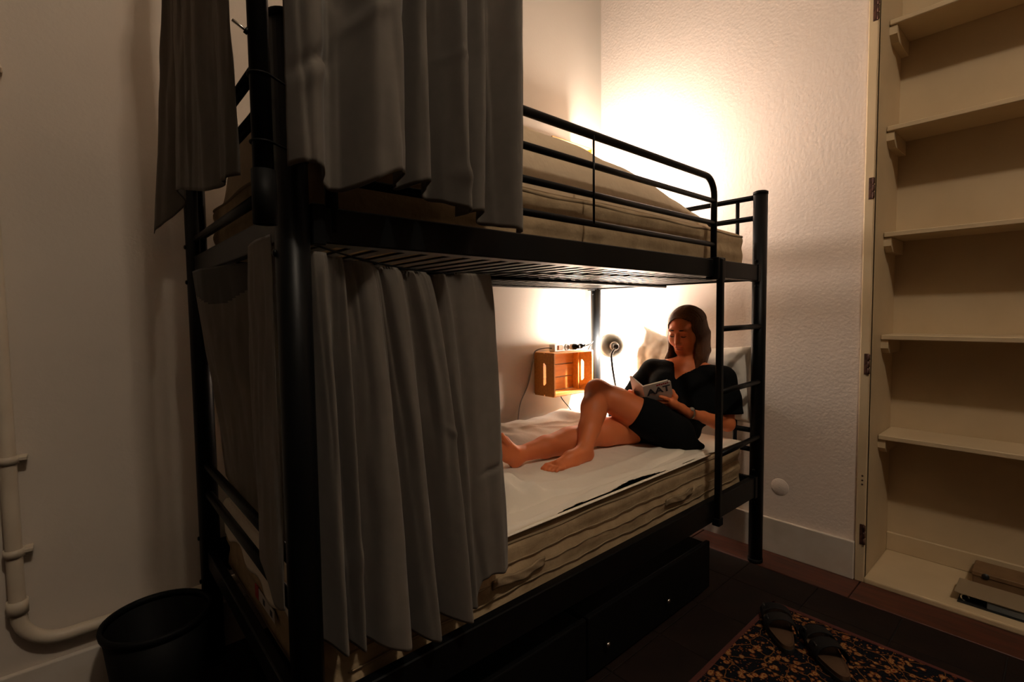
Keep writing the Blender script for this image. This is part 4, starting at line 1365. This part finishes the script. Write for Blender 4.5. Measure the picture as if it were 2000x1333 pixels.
# V neck
nbp = np.array(A['nb'])
def vneck(p):
    q = (p-nbp)@TR
    w_ = .030+.62*(q[..., 2]+.085)
    return np.maximum(np.maximum(np.abs(q[..., 0]+.004)-np.clip(w_, 0, .062), -.105-q[..., 2]), -.01-q[..., 1])
def vneck(p):
    q = (p-nbp)@TR
    wv = np.clip((q[..., 2]+.135)*.46, -.02, .058)
    ctr = -.038*np.clip(-q[..., 2]/.12, 0, 1)
    return np.maximum(np.abs(q[..., 0]-ctr)-wv, -.02-q[..., 1])
D.cutfn(vneck, (1.75, .1, .80), (2.05, .5, 1.0))
D.cutfn(lambda p: np.linalg.norm((p-(nbp+.02*tu))@TR, axis=-1)-.058, (1.75, .1, .85), (2.1, .5, 1.0))
# flat hems
el_ax = norm(ell_-shl)
D.cutfn(lambda p: np.maximum(((shl+(ell_-shl)*.80)-p)@el_ax, np.linalg.norm(p-ell_, axis=-1)-.13), (1.86, 0.02, 0.59), (2.16, .26, .80))
th_ax = norm(knL-hpL)
D.cutfn(lambda p: np.maximum(((hpL+(knL-hpL)*.50)-p)@th_ax, np.linalg.norm(p-knL, axis=-1)-.22), (1.42, .2, .60), (1.66, .6, 1.0))
me, V, Fq = D.mesh('dress')
me.materials.append(M['dress'])
o = link('dress', me, None, pe)
sm_ = o.modifiers.new('smooth', 'SMOOTH'); sm_.factor = 0.5; sm_.iterations = 5
o.location = -off(pe)
# wrist watch
wd_ = norm(wl-np.array(A['elL']))
lathe('wristwatch_band', [(.0232, -.006), (.0255, -.006), (.0255, .006), (.0232, .006)], 'watch', pe, wl-wd_*.006, wd_, 24, True)
lathe('wristwatch_face', [(.0, 0), (.011, 0), (.011, .004), (.0, .005)], 'white_plastic', pe, wl-wd_*.006+np.array([-.008, -.012, .0225]), (-.3, -.45, .85), 20)

# ================================================================== BOOK
book = empty('paperback_book', tuple(sp0), 'open white paperback with dark letters and red print held by the woman', 'book')
def slab3(nm, o_, a, b, n_, wa, hb, th, m, corner=0.0):
    bm = bmesh.new()
    lo = [o_, o_+a*wa, o_+a*wa+b*hb, o_+b*hb]
    va = [bm.verts.new(tuple(p-sp0)) for p in lo]
    vb = [bm.verts.new(tuple(p+n_*th-sp0)) for p in lo]
    bm.faces.new(va); bm.faces.new(vb[::-1])
    for i in range(4):
        bm.faces.new((va[i], va[(i+1) % 4], vb[(i+1) % 4], vb[i]))
    if corner:
        es = [e for e in bm.edges if {e.verts[0], e.verts[1]} in ({va[1], vb[1]}, {va[2], vb[2]})]
        bmesh.ops.bevel(bm, geom=es, offset=corner, segments=4, affect='EDGES')
    return link(nm, bm_mesh(bm, nm), m, book)
slab3('back_cover', sp0, ba, bh, bn, bw, bht, .0016, 'book_cover', .010)
slab3('page_block', sp0+bh*.002-bn*.0065, ba, bh, bn, bw-.003, bht-.004, .0063, 'paper', .009)
ba2 = norm([.030, .090, .030]); ba2 = norm(ba2-bh*(ba2@bh))
bn2 = np.cross(bh, ba2)
if bn2@bn < 0: bn2 = -bn2
ba2 = norm(ba2); 
slab3('front_cover', sp0, ba2, bh, bn2, bw*.80, bht, .0016, 'book_cover', .006)
slab3('page_block', sp0+bh*.002-bn2*.0045, ba2, bh, bn2, bw*.78, bht-.004, .0043, 'paper', .006)
slab3('spine', sp0-bn*.003+ba*-.002, ba, bh, bn, .004, bht, .006, 'book_cover')
def cover_text(nm, txt, size, u, v, m, bold=0.0):
    cu = bpy.data.curves.new(nm, 'FONT')
    cu.body = txt
    cu.size = size
    cu.extrude = 0.0004
    cu.offset = bold
    tmp = bpy.data.objects.new(nm, cu)
    COL.objects.link(tmp)
    dg = bpy.context.evaluated_depsgraph_get()
    me_ = bpy.data.meshes.new_from_object(tmp.evaluated_get(dg))
    bpy.data.objects.remove(tmp)
    me_.materials.clear(); me_.materials.append(M[m])
    o_ = link(nm, me_, None, book)
    c_ = sp0+ba*u+bh*v+bn*.0021
    o_.matrix_local = Matrix(((ba[0], bh[0], bn[0], c_[0]-sp0[0]), (ba[1], bh[1], bn[1], c_[1]-sp0[1]), (ba[2], bh[2], bn[2], c_[2]-sp0[2]), (0, 0, 0, 1)))
    return o_
cover_text('title_letters', 'AAT', .052, .012, .068, 'ink', .0016)
for k, (u_, w_, h_) in enumerate(((.056, .009, .008), (.0665, .007, .010), (.075, .008, .008), (.0845, .006, .0095), (.092, .009, .008), (.1025, .006, .009))):
    slab3('red_print', sp0+ba*u_+bh*(.113+.001*(k % 2))+bn*.0017, ba, bh, bn, w_, h_, .0004, 'red_ink')
